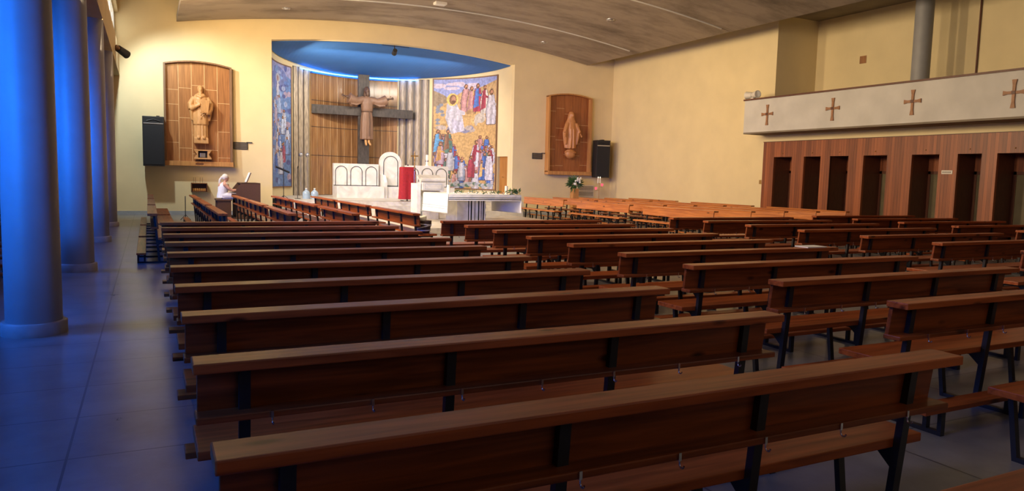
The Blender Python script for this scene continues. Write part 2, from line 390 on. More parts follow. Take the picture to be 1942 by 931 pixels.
# clerestory: beam over the columns, glazing above
w = MB(); w.box((-1.2, -6, 4.68), (-.78, YW, 5.55), M['beam']); w.box((-1.2, -6, 6.75), (-.78, YW, 8.2), M['beam'])
struct('wall_clerestory', w)
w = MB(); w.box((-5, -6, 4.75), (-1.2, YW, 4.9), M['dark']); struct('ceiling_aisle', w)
ci = 0
for y0 in (-6, .4, 5.2, 10.0, 14.9, 19.9, 24.4):
    ci += 1
    y1 = min(y0 + (6.4 if y0 < 0 else 4.6), YW-.05)
    f = MB()
    for (a, bb) in (((-1.0, y0, 5.55), (-.9, y1, 5.63)), ((-1.0, y0, 6.67), (-.9, y1, 6.75)), ((-1.0, y0, 5.55), (-.9, y0+.08, 6.75)), ((-1.0, y1-.08, 5.55), (-.9, y1, 6.75)), ((-1.0, (y0+y1)/2-.03, 5.55), (-.9, (y0+y1)/2+.03, 6.75))):
        f.box(a, bb, M['white_paint'])
    fo = struct('window_%d' % ci, f)
    g = MB(); g.box((-.97, y0+.05, 5.6), (-.95, y1-.05, 6.7), M['window']); g.build('pane', fo)
# hung vault of concrete shells, with pale cover strips over the seams
def vz(x): return 7.38 - .74*((x-9.3)/8.31)**2
w = MB(); n = 40
xs = [.99 + (17.61-.99)*i/n for i in range(n+1)]
seams = [-6, 3.6, 8.8, 13.98, 19.17, 24.36, YW-.06]
for a, bq in zip(seams, seams[1:]):
    bot0 = [(x, a+.012, vz(x)) for x in xs]; bot1 = [(x, bq-.012, vz(x)) for x in xs]
    top0 = [(x, a+.012, vz(x)+.22) for x in xs]; top1 = [(x, bq-.012, vz(x)+.22) for x in xs]
    vs = bot0+bot1+top0+top1; k = n+1; fs = []
    for i in range(n):
        fs += [(i, i+1, k+i+1, k+i), (2*k+i, 3*k+i, 3*k+i+1, 2*k+i+1), (i, 2*k+i, 2*k+i+1, i+1), (k+i, k+i+1, 3*k+i+1, 3*k+i)]
    fs += [(0, k, 3*k, 2*k), (n, 2*k+n, 3*k+n, k+n)]
    w.add(vs, fs, M['concrete'])
struct('ceiling_vault', w)
ti = 0
for y in seams[1:-1]:
    ti += 1
    t = MB(); t.tube([(x, y, vz(x)-.012) for x in xs[:-1]], .03, M['parapet'], 6); struct('trim_%d' % ti, t)
w = MB(); w.box((-1.2, -6, 8.2), (17.3, YW+.4, 8.4), M['soffit']); w.box((17.3, -6, 7.25), (21.3, YW+.4, 7.45), M['soffit']); w.box((17.25, -6, 7.25), (17.45, YW, 8.3), M['soffit'])
struct('ceiling_upper', w)

# apse
CX, CYA, AA, BB = 9.09, 28.4, 4.95, 5.3
def ap(phi, d=0): return (CX + (AA-d)*math.sin(phi), CYA + (BB-d)*math.cos(phi))
def apse_sheet(mb, p0, p1, z0, z1, d0, d1, m, n=None, smooth=True):
    n = n or max(2, int(abs(p1-p0)/.035))
    P = [p0+(p1-p0)*i/n for i in range(n+1)]
    q = [[(*ap(p, d0), z0), (*ap(p, d0), z1), (*ap(p, d1), z1), (*ap(p, d1), z0)] for p in P]
    mb.rings(q, m, True, False)
w = MB(); apse_sheet(w, -1.5708, 1.36, .0, 7.2, 0, -.25, M['cream'])
apse_sheet(w, 1.36, 1.41, 2.5, 7.2, 0, -.25, M['cream']); apse_sheet(w, 1.41, 1.56, 2.5, 7.2, 0, -.25, M['cream']); apse_sheet(w, 1.52, 1.5708, 0, 7.2, 0, -.25, M['cream'])
struct('wall_apse', w)
w = MB(); n = 64
xq = [4.16 + (14.02-4.16)*i/n for i in range(n+1)]
fr, bk = [], []
for x in xq:
    yb = CYA + (BB-.22)*math.sqrt(max(0, 1-((x-CX)/(AA-.02))**2)); yb = max(yb, 28.62)
    zf = arcz(x)-.03; fr.append((x, 28.58, zf)); bk.append((x, yb, zf+(6.0-zf)*(yb-28.58)/4.95))
up = lambda L: [(x, y, z+.1) for x, y, z in L]
k = n+1; vs = fr+bk+up(fr)+up(bk); fs = []
for i in range(n): fs += [(i, i+1, k+i+1, k+i), (2*k+i, 3*k+i, 3*k+i+1, 2*k+i+1), (k+i, k+i+1, 3*k+i+1, 3*k+i), (i, 2*k+i, 2*k+i+1, i+1)]
w.add(vs, fs, M['blue_paint'])
struct('ceiling_apse', w)
w = MB(); w.box((3.9, YW+.36, 7.0), (14.3, 34.2, 7.2), M['soffit']); struct('ceiling_apse_roof', w)
w = MB(); apse_sheet(w, -.75, .50, 5.965, 6.0, .20, .24, M['led'])
one(w, 'cove_light', 'blue glowing light strip along the back edge of the apse ceiling', 'light')
# raised floors
w = MB()
for z, y in ((.15, 18.9), (.30, 24.9), (.45, 25.4), (.60, 25.9)):
    if z < .2: w.box((6.4, y, 0), (12.4, 24.95, .15), M['marble_step'])
    else: w.box((5.6 if z < .5 else 5.4, y, 0), (12.9, 26.6, z), M['marble_step'])
w.box((4.5, 26.4, 0), (13.7, YW+.4, .6), M['marble_step'])
n = 40
pl = [ap(-1.57+3.14*i/n, .005) for i in range(n+1)]
w.add([(x, y, .6) for x, y in pl], [tuple(range(n+1))], M['marble_step'])
struct('floor_sanctuary', w)

# columns of the left arcade
for i, (y, lab) in enumerate(((8.2, 'nearest'), (12.97, 'second from the camera'), (17.95, 'third from the camera'), (22.65, 'farthest'))):
    t = thing('column', (-1.0, y, 0), 'round grey column of the left arcade lit blue, the %s' % lab, 'column', 'columns of the left arcade')
    a = MB(); a.lathe([(.235, .12), (.232, 1.5), (.225, 4.69)], (0, 0, 0), M['column'], 40); a.build('shaft', t)
    a = MB(); a.lathe([(.275, 0), (.275, .115), (.262, .125)], (0, 0, 0), M['column_base'], 40); a.build('plinth', t)
# dark side aisle: panelled wall, stone reliefs
for i, y in enumerate((8.5, 13.4, 18.3, 23.2)):
    a = MB(); a.box((-4.89, y-1.6, 0), (-4.8, y+1.6, 3.6), M['panel_dark'])
    for k in range(9): a.box((-4.81, y-1.6+.36*k, 0), (-4.79, y-1.58+.36*k, 3.6), M['dark'])
    one(a, 'wood_panel', 'dark wooden panel on the side aisle wall, %s from the camera' % ('nearest', 'second', 'third', 'farthest')[i], 'panel', 'dark panels of the side aisle')
    a = MB(); a.box((-4.785, y-.5, 1.2), (-4.72, y+.5, 2.7), M['relief'], .02); a.box((-4.785, y-.62, 2.70), (-4.66, y+.62, 2.76), M['relief'])
    for k in range(4): a.tube([(-4.71, y-.36+.24*k, 1.3), (-4.68, y-.36+.24*k, 1.9), (-4.70, y-.36+.24*k, 2.3)], [.11, .08, .07], M['relief'], 8)
    one(a, 'stone_relief', 'grey carved relief on the dark side aisle wall, %s from the camera' % ('nearest', 'second', 'third', 'farthest')[i], 'relief', 'grey reliefs of the side aisle')
# end of the aisle
a = MB(); a.box((-1.36, YW-.1, 0), (-1.02, YW-.03, 4.72), M['panel_dark'], .01)
one(a, 'wooden_post', 'tall narrow red-brown wooden post at the left end of the altar wall', 'post')
for k, z in enumerate((4.78, 5.08)):
    a = MB(); a.box((-1.3, YW-.22, z), (-.85+.0*k, YW-.02, z+.05), M['white_paint'])
    one(a, 'wall_ledge', ('lower' if k == 0 else 'upper')+' small white ledge above the tall wooden post', 'ledge')
t = thing('spotlight', (-.72, 24.6, 5.0), 'brown cylindrical spotlight on the beam end above the far column', 'spotlight')
a = MB(); a.tube([(-.06, 0, .1), (.1, .05, .02)], .075, M['frame_dark'], 14); a.build('bracket', t)
a = MB(); a.tube([(.02, .0, .06), (.24, .3, -.06)], [.10, .12], M['speaker'], 16); a.tube([(.237, .295, -.058), (.244, .305, -.063)], .10, M['lens'], 16); a.build('lamp_head', t)

# panelling with recessed doorways on the right wall
nich = [(18.35, 17.58), (17.08, 16.42), (16.06, 15.39), (14.87, 14.09), (13.33, 12.54), (12.04, 11.42), (11.04, 10.2)]
w = MB(); edges = [18.84]
ys = 18.84
for (y1, y0) in nich:
    w.box((XR-.03, y1, 0), (XR+.05, ys, 3.01), M['panel'])
    w.box((XR-.03, y0, 2.5), (XR+.05, y1, 3.01), M['panel'])
    w.box((XR+.05, y1, 0), (XR+.82, y1+.04, 2.54), M['panel_dark']); w.box((XR+.05, y0-.04, 0), (XR+.82, y0, 2.54), M['panel_dark'])
    w.box((XR+.05, y0-.04, 2.5), (XR+.82, y1+.04, 2.54), M['panel_dark'])
    w.box((XR+.74, y0, 2.06), (XR+.80, y1, 2.5), M['panel'])
    ys = y0
w.box((XR-.03, -6, 0), (XR+.05, ys, 3.01), M['panel'])
w.box((XR-.04, -6, 3.01), (XR+.05, 18.86, 3.03), M['panel_dark'])
struct('trim_panelling', w)
for i, (y1, y0) in enumerate(nich):
    f = MB()
    for (a, bb) in (((0, y0, 0), (.05, y0+.07, 2.06)), ((0, y1-.07, 0), (.05, y1, 2.06)), ((0, y0, 1.98), (.05, y1, 2.06)), ((0, y0, 0), (.05, y1, .45))):
        f.box((XR+.74+a[0], a[1], a[2]), (XR+.74+bb[0], bb[1], bb[2]), M['panel_dark'])
    o = struct('door_%d' % (i+1), f)
    g = MB(); g.box((XR+.76, y0+.07, .45), (XR+.775, y1-.07, 1.98), M['glass_dark']); g.build('glass_pane', o)
    g = MB(); g.tube([(XR+.70, y0+.05, 1.0), (XR+.70, y0+.14, 1.0)], .012, M['brass'], 8); g.tube([(XR+.74, y0+.05, 1.0), (XR+.70, y0+.05, 1.0)], .01, M['brass'], 8); g.build('door_handle', o)
    c = MB(); c.ball((XR-.04, (y0+y1)/2, 2.62), .018, M['brass'], 8)
    one(c, 'door_light', 'tiny indicator light above confessional doorway %s from the left' % ('first', 'second', 'third', 'fourth', 'fifth', 'sixth', 'seventh')[i], 'indicator', 'indicator lights above the doorways')
a = MB(); a.box((XR-.045, 12.14, 1.97), (XR-.03, 12.44, 2.07), M['plastic_white'], .004)
for k in range(7): a.box((XR-.047, 12.18+.035*k, 2.005), (XR-.0449, 12.203+.035*k, 2.035), M['vent'])
one(a, 'door_sign', 'small white sign on the panelling between two doorways', 'sign')
a = MB(); a.box((XR-.03, 18.88, 1.58), (XR, 18.97, 1.72), M['brass'], .005); one(a, 'wall_switch', 'small switch on the wall beside the left edge of the panelling', 'switch')
# gallery
w = MB(); w.box((18.15, -6, 3.3), (18.32, 18.9, 4.36), M['parapet']); w.box((18.32, 18.75, 3.3), (XR, 18.9, 4.36), M['parapet'])
w.box((18.15, -6, 3.25), (XR+.2, 18.9, 3.3), M['soffit']); w.box((18.3, -6, 3.3), (20.97, 18.5, 3.42), M['soffit'])
o = struct('gallery_parapet', w)
w = MB(); w.box((18.11, -6, 4.36), (18.36, 18.93, 4.41), M['panel_dark']); tag(w.build('handrail', o), 'dark brown handrail cap')
t = thing('column', (19.75, 13.75, 3.42), 'slim grey round column standing behind the gallery parapet', 'column')
a = MB(); a.lathe([(.24, 0), (.24, 3.85)], (0, 0, 0), M['column'], 32); a.build('shaft', t)
a = MB(); a.lathe([(.27, 3.55), (.27, 3.83)], (0, 0, 0), M['column'], 32); a.build('capital', t)
a = MB(); a.tube([(20.93, 12.9, 3.42), (20.93, 12.9, 7.25)], .025, M['panel_dark'], 8); one(a, 'drain_pipe', 'thin dark vertical pipe on the yellow gallery wall', 'pipe')
a = MB(); a.box((20.95, 16.5, 5.58), (20.97, 16.74, 5.82), M['oak'], .004); one(a, 'wall_plate', 'small square plate on the yellow gallery wall', 'plate')
for i, y in enumerate((17.85, 15.3, 12.78, 10.25)):
    t = thing('cross', (18.15, y, 3.83), 'small wooden consecration cross on the pale parapet, %s from the left' % ('first', 'second', 'third', 'fourth')[i], 'cross', 'wooden crosses on the parapet')
    def flare(p, q):
        m_ = MB(); p, q = Vector(p), Vector(q); t_ = (q-p).normalized(); sd = Vector((0, -t_.z, t_.y))
        pts = [p+sd*.055, p+(q-p)*.2+sd*.033, p+(q-p)*.8+sd*.033, q+sd*.055, q-sd*.055, p+(q-p)*.8-sd*.033, p+(q-p)*.2-sd*.033, p-sd*.055]
        m_.prism(pts, (-.035, 0, 0), M['copper']); return m_
    flare((0, 0, -.33), (0, 0, .33)).build('upright', t); flare((-.002, -.24, .03), (-.002, .24, .03)).build('crossbar', t)
    a = MB(); a.box((-.05, -.045, -.01), (-.036, .045, .07), M['panel_dark'], .005); a.build('centre_plate', t)
t = thing('floodlight', (18.24, 18.62, 4.41), 'white double-headed floodlight on the near end of the gallery parapet', 'floodlight')
a = MB(); a.box((-.06, -.06, 0), (.06, .06, .06), M['plastic_white'], .01); a.build('bracket', t)
for sy in (1, -1):
    a = MB(); a.tube([(-.02, sy*.02, .13), (-.06, sy*.26, .14)], [.10, .125], M['plastic_white'], 20); a.tube([(-.06, sy*.26, .14), (-.062, sy*.265, .14)], .10, M['lens'], 20); a.build('lamp_head', t)
# recessed lamps in the vault
for i, (x, y, sq) in enumerate(((4.3, 26.1, 0), (14.5, 26.5, 0), (14.4, 21.6, 0), (8.9, 23.6, 1), (4.2, 21.0, 0))):
    z = vz(x)
    t = thing('ceiling_lamp', (x, y, z), ('square white lamp box under the concrete vault' if sq else 'round recessed lamp in the concrete vault %s' % ('near the left speaker side', 'near the right altar wall', 'nearest the gallery', '', 'closest to the left arcade')[i]), 'lamp', None if sq else 'recessed vault lamps')
    a = MB()
    if sq: a.box((-.2, -.14, -.08), (.2, .14, .02), M['plastic_white'], .01)
    else: a.lathe([(.14, .03), (.14, -.03), (.10, -.04), (.095, .03)], (0, 0, 0), M['silver'], 20)
    a.build('housing', t)
    a = MB()
    if sq: a.box((-.17, -.11, -.09), (.17, .11, -.08), M['lens'])
    else: a.lathe([(.09, .0), (.06, -.035), (.005, -.045)], (0, 0, 0), M['lens'], 16)
    a.build('lens', t)

# ------------------------------------------------------------------ pews
def make_pew(L, label, fine=True, top=None, pine=None):
    """local frame: x along the bench, +y the way people face; y=0 is the rear edge of the top ledge"""
    top = top or M['pine_top']; pine = pine or M['pine']
    t = thing('pew', (0, 0, 0), label, 'pew')
    bv = .006
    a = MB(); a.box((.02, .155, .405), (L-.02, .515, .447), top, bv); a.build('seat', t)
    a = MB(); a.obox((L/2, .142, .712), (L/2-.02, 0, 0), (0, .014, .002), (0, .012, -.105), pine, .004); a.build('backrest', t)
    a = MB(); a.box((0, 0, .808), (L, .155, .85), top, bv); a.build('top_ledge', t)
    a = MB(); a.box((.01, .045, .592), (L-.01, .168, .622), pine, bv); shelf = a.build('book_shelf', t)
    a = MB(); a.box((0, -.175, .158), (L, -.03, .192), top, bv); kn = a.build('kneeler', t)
    st = [.2 + (L-.4)*i/3 for i in range(4)]
    for x in st:
        a = MB(); a.bar((x, .105, .805), (x, .175, 0.0), .045, .035, M['steel'])
        a.build('rear_leg', t)
        a = MB(); a.bar((x, .475, .405), (x, .42, 0), .04, .03, M['steel']); a.box((x-.02, .15, .37), (x+.02, .485, .405), M['steel'])
        a.box((x-.02, .18, 0), (x+.02, .42, .028), M['steel'])
        a.prism([(x-.02, .15, .37), (x-.02, .24, .37), (x-.02, .158, .30)], (.04, 0, 0), M['steel']); a.build('front_leg', t)
        a = MB(); a.box((x-.02, -.165, 0), (x+.02, .16, .028), M['steel']); a.box((x-.02, -.165, .028), (x+.02, -.137, .159), M['steel']); a.box((x-.02, -.065, .028), (x+.02, -.037, .159), M['steel'])
        a.build('kneeler_bracket', kn)
    if fine:
        a = MB(); pts = [(0, .042, .612), (0, .042, .585)] + [(0, .030+.013*math.cos(v), .583-.014*math.sin(v)) for v in [R(x) for x in range(20, 200, 30)]]
        a.box((-.006, .039, .592), (.006, .0455, .622), M['chrome']); a.tube(pts, .0034, M['chrome'], 6)
        h = a.build('coat_hook', shelf); h.location.x = .3
        for k in range(1, 7):
            c = h.copy(); COL.objects.link(c); c.parent = shelf; c.location.x = .3 + (L-.6)*k/6
    return t
orde = ['nearest', 'second', 'third', 'fourth', 'fifth', 'sixth', 'seventh', 'eighth', 'ninth', 'tenth', 'eleventh', 'twelfth']
def place(proto, state, loc, rz, label, group):
    o = proto if not state else copy_tree(proto)
    state.append(1); o.location = loc; o.rotation_euler.z = rz; tag(o, label, 'pew', group); return o
pA = make_pew(3.13, 'pew'); sA = []
for k in range(11):
    lab = 'dark varnished pine pew in the left nave block, %s row from the camera' % orde[k]
    place(pA, sA, (.14, .93+1.033*k, 0), 0, lab, 'pews of the left nave block')
for k in range(10):
    lab = 'brown pine pew in the middle nave block, %s row from the camera' % orde[k]
    place(pA, sA, (4.37, 1.97+1.035*k, 0), 0, lab, 'pews of the middle nave block')
pB = make_pew(3.45, 'pew'); sB = []
for k, y in enumerate((5.1, 6.25, 7.4, 8.6, 9.8, 10.93, 11.98)):
    place(pB, sB, (9.72, y, 0), 0, 'brown pine pew in the right nave block, %s row from the camera' % orde[k], 'pews of the right nave block')
pC = make_pew(3.7, 'pew', False); sC = []
for k, y in enumerate((7.8, 9.02, 10.2, 11.35, 12.5)):
    place(pC, sC, (14.5, y, 0), 0, 'dark pine pew beside the panelled wall, %s row from the camera' % orde[k], 'pews beside the panelled wall')
pD = make_pew(3.1, 'pew', False); sD = []
rows = [-.02, 1.08, 2.25, 3.4, 4.6]
segs = [16.62, 20.1, 23.55]
for i, x in enumerate(rows):
    for j, y in enumerate(segs):
        place(pD, sD, (x, y, 0), R(-90), 'short pine pew left of the altar, %s line from the left, %s to camera' % (orde[i].replace('nearest', 'first'), ('nearest', 'middle one', 'farthest')[j]), 'side pews left of the altar')
pE = make_pew(3.08, 'pew', False, M['pine_lit'], M['pine_lit']); sE = []
for i, x in enumerate((13.2, 14.5, 15.72, 16.97, 18.2)):
    x -= .02
    for j, y in enumerate((14.67, 18.43, 22.4)):
        place(pE, sE, (x+.2, y, 0), R(90), 'orange-lit varnished pew right of the altar, %s line from it, %s to camera' % (orde[i].replace('nearest', 'first'), ('nearest', 'middle', 'farthest')[j]), 'side pews right of the altar')
# side aisle pews, dim
pF = make_pew(3.1, 'pew', False); sF = []
for k, y in enumerate((11.5, 12.5, 13.5)):
    place(pF, sF, (-4.75, y, 0), 0, 'dim pew in the dark side aisle behind the blue columns, %s from the camera' % orde[k], 'pews in the side aisle')

# ------------------------------------------------------------------ apse furniture
# veneered back wall in tall panels with pale joints
t = thing('apse_panelling', (0, 0, 0), 'glossy golden wood panelling on the curved wall behind the large cross', 'panelling')
a = MB(); apse_sheet(a, -.575, .30, .62, 5.90, .07, 0, M['apse_wood']); a.build('panelling', t)
a = MB()
NP = 12
for i in range(NP+1):
    p = -.575 + .875*i/NP
    a.tube([(*ap(p, .075), .62), (*ap(p, .072), 5.90)], .008, M['joint'], 6)
for z in (2.35, 3.6, 4.75): apse_sheet(a, -.575, .30, z, z+.02, .082, .06, M['apse_dark'])
a.build('joint_strips', t)
a = MB(); apse_sheet(a, -.575, .30, 5.90, 5.965, .16, 0, M['blue_paint']); a.build('top_rail', t)
for nm, p0, p1, lab in (('fluted_pilaster', -.80, -.585, 'fluted brown and grey stone ribs left of the apse panelling'), ('fluted_pilaster', .315, .60, 'fluted stone ribs between the apse panelling and the right mural')):
    t = thing(nm, (0, 0, 0), lab, 'pilaster', 'stone ribs of the apse')
    a = MB(); apse_sheet(a, p0, p1, .6, 6.05, .02, 0, M['apse_dark']); a.build('backing', t)
    for k in range(4 if p0 > 0 else 3):
        nn = 4 if p0 > 0 else 3
        q0 = p0 + (p1-p0)*(k+.12)/nn; q1 = p0 + (p1-p0)*(k+.88)/nn
        a = MB(); rs = []
        for z in (.6, 6.03):
            rs.append([(*ap(q0+(q1-q0)*j/8, .02+.10*math.sin(math.pi*j/8)**.6), z) for j in range(9)])
        a.rings(rs, M['travertine'], False, True, False); a.build('rib', t)

# murals: painted figures, each a colour grid on the curved wall
class Paint:
    def __init__(s, w, h, bg, seed):
        s.w, s.h = w, h; s.rng = np.random.default_rng(seed)
        s.X, s.Y = np.meshgrid((np.arange(w)+.5)/w, (np.arange(h)+.5)/h)      # x right, y down, 0..1
        s.im = np.zeros((h, w, 3)); s.im[:] = bg; s.asp = h/w
    def fill(s, mask, c, j=.0):
        c = np.array(c)
        if j:
            st = 1 + j*np.sin(s.X*s.w*.5 + s.rng.random()*6 + s.Y*9)[..., None]
            s.im = np.where(mask[..., None], np.clip(c*st, 0, 1), s.im)
        else: s.im = np.where(mask[..., None], c, s.im)
    def ell(s, x, y, rx, ry, c, j=0, rot=0):
        dx = s.X-x; dy = (s.Y-y)*s.asp; u = dx*math.cos(rot)+dy*math.sin(rot); v = -dx*math.sin(rot)+dy*math.cos(rot)
        s.fill((u/rx)**2 + (v/(ry*s.asp))**2 < 1, c, j)
    def poly(s, pts, c, j=0):
        m = np.zeros_like(s.X, bool); n = len(pts)
        for i in range(n):
            x0, y0 = pts[i]; x1, y1 = pts[(i+1) % n]
            if y0 == y1: continue
            cond = ((y0 > s.Y) != (y1 > s.Y)) & (s.X < (x1-x0)*(s.Y-y0)/(y1-y0)+x0)
            m ^= cond
        s.fill(m, c, j)
    def person(s, x, y, h, robe, mantle=None, hair=(.12, .06, .03), lean=0, w=.2, skin=(.45, .22, .13), line=(.10, .06, .08)):
        """standing figure, feet at y, height h (fraction of picture height)"""
        hw = h*s.asp*w; top = y-h
        def body(g, c, j): s.poly([(x+lean-hw*.55-g, top+h*.17), (x+lean+hw*.55+g, top+h*.17), (x+hw*1.05+g, y-h*.35), (x+hw*.9+g, y+g*.4), (x-hw*.9-g, y+g*.4), (x-hw*1.05-g, y-h*.35)], c, j)
        body(.008, line, 0); body(0, robe, .22)
        if mantle is not None: s.poly([(x+lean-hw*.5, top+h*.18), (x+lean+hw*.2, top+h*.17), (x+hw*.3, y-h*.2), (x-hw*1.0, y-h*.12)], mantle, .22)
        s.poly([(x+lean-hw*.1, top+h*.34), (x+lean+hw*1.2, top+h*.42), (x+lean+hw*1.2, top+h*.48), (x+lean-hw*.1, top+h*.44)], robe if mantle is None else mantle, .2)
        s.ell(x+lean, top+h*.085, hw*.42, h*.092, hair); s.ell(x+lean+hw*.07, top+h*.095, hw*.29, h*.07, skin)
        s.ell(x+lean+hw*.08, top+h*.135, hw*.2, h*.03, hair)
def mural(name, P, p0, p1, z0, z1, label):
    h, w = P.h, P.w
    vs, col = [], []
    for i in range(h+1):
        z = z1 + (z0-z1)*i/h
        for j in range(w+1): vs.append((*ap(p0+(p1-p0)*j/w, .045), z))
    fs = []; 
    for i in range(h):
        for j in range(w):
            fs.append((i*(w+1)+j, (i+1)*(w+1)+j, (i+1)*(w+1)+j+1, i*(w+1)+j+1)); col.append(P.im[i, j])
    t = thing(name, (0, 0, 0), label, 'mural')
    me = bpy.data.meshes.new('painting'); me.from_pydata(vs, [], fs); me.materials.append(M['mural'])
    ca = me.color_attributes.new('paint', 'FLOAT_COLOR', 'CORNER')
    arr = np.ones((len(fs), 4, 4)); arr[:, :, :3] = np.array(col)[:, None, :]
    ca.data.foreach_set('color', arr.ravel().astype(np.float32))
    o = bpy.data.objects.new('painting', me); COL.objects.link(o); o.parent = t
    a = MB(); d = (p1-p0)
    apse_sheet(a, p0-.012, p0, z0-.05, z1+.05, .06, 0, M['frame_dark'], 2); apse_sheet(a, p1, p1+.012, z0-.05, z1+.05, .06, 0, M['frame_dark'], 2)
    apse_sheet(a, p0, p1, z0-.05, z0, .06, 0, M['frame_dark']); apse_sheet(a, p0, p1, z1, z1+.05, .06, 0, M['frame_dark'])
    a.build('frame', t)
OCH = (.56, .36, .15); WHT = (.52, .50, .57); LIL = (.30, .26, .44); BLU = (.08, .16, .46); CRM = (.34, .05, .08); BRN = (.24, .12, .07); PNK = (.50, .26, .26); GRN = (.10, .20, .16)
P = Paint(130, 186, OCH, 3); rg = P.rng
P.fill(P.Y < .20 - .10*P.X, (.30, .34, .62)); 
for k in range(9): P.ell(rg.random()*.6, .03+rg.random()*.09, .06+.08*rg.random(), .014, (.62, .52, .62))
P.poly([(0, .10), (.14, .14), (.26, .20), (0, .25)], (.30, .22, .14), .15); P.poly([(.22, .19), (.40, .12), (.62, .10), (1, .03), (1, .30), (.2, .30)], (.52, .34, .16), .1)
for k in range(60):
    P.ell(rg.random(), .2+rg.random()*.35, .02+.05*rg.random(), .006+.006*rg.random(), np.array(OCH)*(.7+.6*rg.random()))
for k in range(10): P.ell(.03+.12*rg.random(), .22+.25*rg.random(), .03, .014, (.22, .24, .30))
for k, (x, c) in enumerate(((.47, PNK), (.56, (.42, .26, .12)), (.66, CRM), (.78, (.55, .5, .46)))): P.person(x, .30+.02*(k % 2), .25, c, (None, PNK, BLU, CRM)[k])
P.person(.90, .42, .31, WHT, (.5, .46, .5)); P.ell(.71, .36, .09, .045, (.52, .46, .40), .1); P.ell(.64, .38, .03, .05, (.5, .44, .38))
for k in range(12): P.ell(.1+.5*rg.random(), .44+.05*rg.random(), .05+.03*rg.random(), .022, ((.30, .28, .36), (.46, .38, .34), (.22, .22, .34))[k % 3], .1)
P.poly([(.19, .22), (.33, .22), (.42, .34), (.46, .47), (.26, .50), (.17, .36)], WHT, .16); P.poly([(.31, .26), (.46, .30), (.46, .325), (.30, .33)], WHT, .1); P.poly([(.26, .36), (.44, .40), (.42, .48), (.28, .49)], (.5, .48, .60), .2)
P.ell(.27, .185, .085, .058, (.72, .50, .14)); P.ell(.275, .185, .052, .045, (.20, .10, .05)); P.ell(.285, .182, .032, .03, (.48, .24, .15)); P.ell(.285, .205, .026, .014, (.16, .07, .04))
for k in range(46):                                    # crowd in the lower half
    y = .60 + .37*(k/46); x = (.04+.17*rg.random()) if k % 5 == 0 else (.05 + .9*rg.random())
    if .30 < x < .62 and y < .74: x = .70 + .25*rg.random()
    c = (WHT, LIL, PNK, BLU, BRN, (.46, .44, .5), GRN, CRM)[int(rg.random()*8)]
    P.person(x, y+.07, .13+.07*rg.random(), c, (None, WHT, BLU, PNK, None)[int(rg.random()*5)], lean=.02*(rg.random()-.5), w=.24)
P.person(.07, .70, .24, BRN, (.10, .30, .55)); P.person(.21, .68, .22, GRN, BRN); P.person(.10, .78, .20, (.40, .28, .36), (.55, .30, .10))
P.person(.62, .80, .24, (.56, .55, .64), CRM, lean=.03); P.person(.88, .92, .26, (.58, .56, .66), WHT); P.person(.25, .84, .20, (.42, .42, .46)); P.person(.57, .90, .20, CRM); P.person(.42, .93, .20, (.30, .34, .48), WHT); P.person(.75, .92, .18, BLU, OCH)
for k in range(26): P.ell(.22+.72*k/26, .955+.03*rg.random(), .035+.03*rg.random(), .016, ((.46, .46, .50), (.34, .38, .46), (.52, .48, .46), (.12, .20, .14))[k % 4], .08)
P.im = np.clip(P.im*(1+.05*rg.standard_normal(P.im.shape[:2])[..., None]), 0, 1)
mural('mural', P, .645, 1.345, 1.04, 6.04, 'large colourful painted mural of robed figures right of the apse panelling')
P = Paint(90, 186, (.14, .24, .50), 5); rg = P.rng
P.poly([(0, 0), (1, 0), (1, .10), (.6, .05), (.15, .12), (0, .2)], (.34, .34, .55)); P.ell(.45, .12, .42, .10, (.18, .22, .46), .1)
for k in range(70): P.ell(rg.random(), rg.random(), .05+.10*rg.random(), .01+.02*rg.random(), ((.12, .20, .48), (.22, .34, .62), (.34, .40, .62), (.40, .32, .44), (.10, .12, .32))[k % 5], .12)
P.person(.45, .26, .16, (.50, .56, .72), WHT); P.ell(.45, .115, .12, .035, (.42, .44, .50)); P.ell(.45, .118, .05, .024, (.36, .22, .2))
for k in range(18): P.person(.1+.8*rg.random(), .40+.5*(k/18), .15, ((.34, .44, .68), (.46, .54, .74), (.20, .30, .58), (.40, .34, .46), (.50, .56, .74))[k % 5], (None, WHT, BLU)[k % 3], w=.28)
P.person(.72, .80, .17, (.36, .10, .16)); P.person(.6, .90, .22, (.52, .58, .74), WHT); P.person(.35, .88, .18, BLU)
P.im = np.clip(P.im*(1+.05*rg.standard_normal(P.im.shape[:2])[..., None]), 0, 1)
mural('mural', P, -1.29, -.84, 1.0, 5.92, 'blue painted mural at the left edge of the apse')

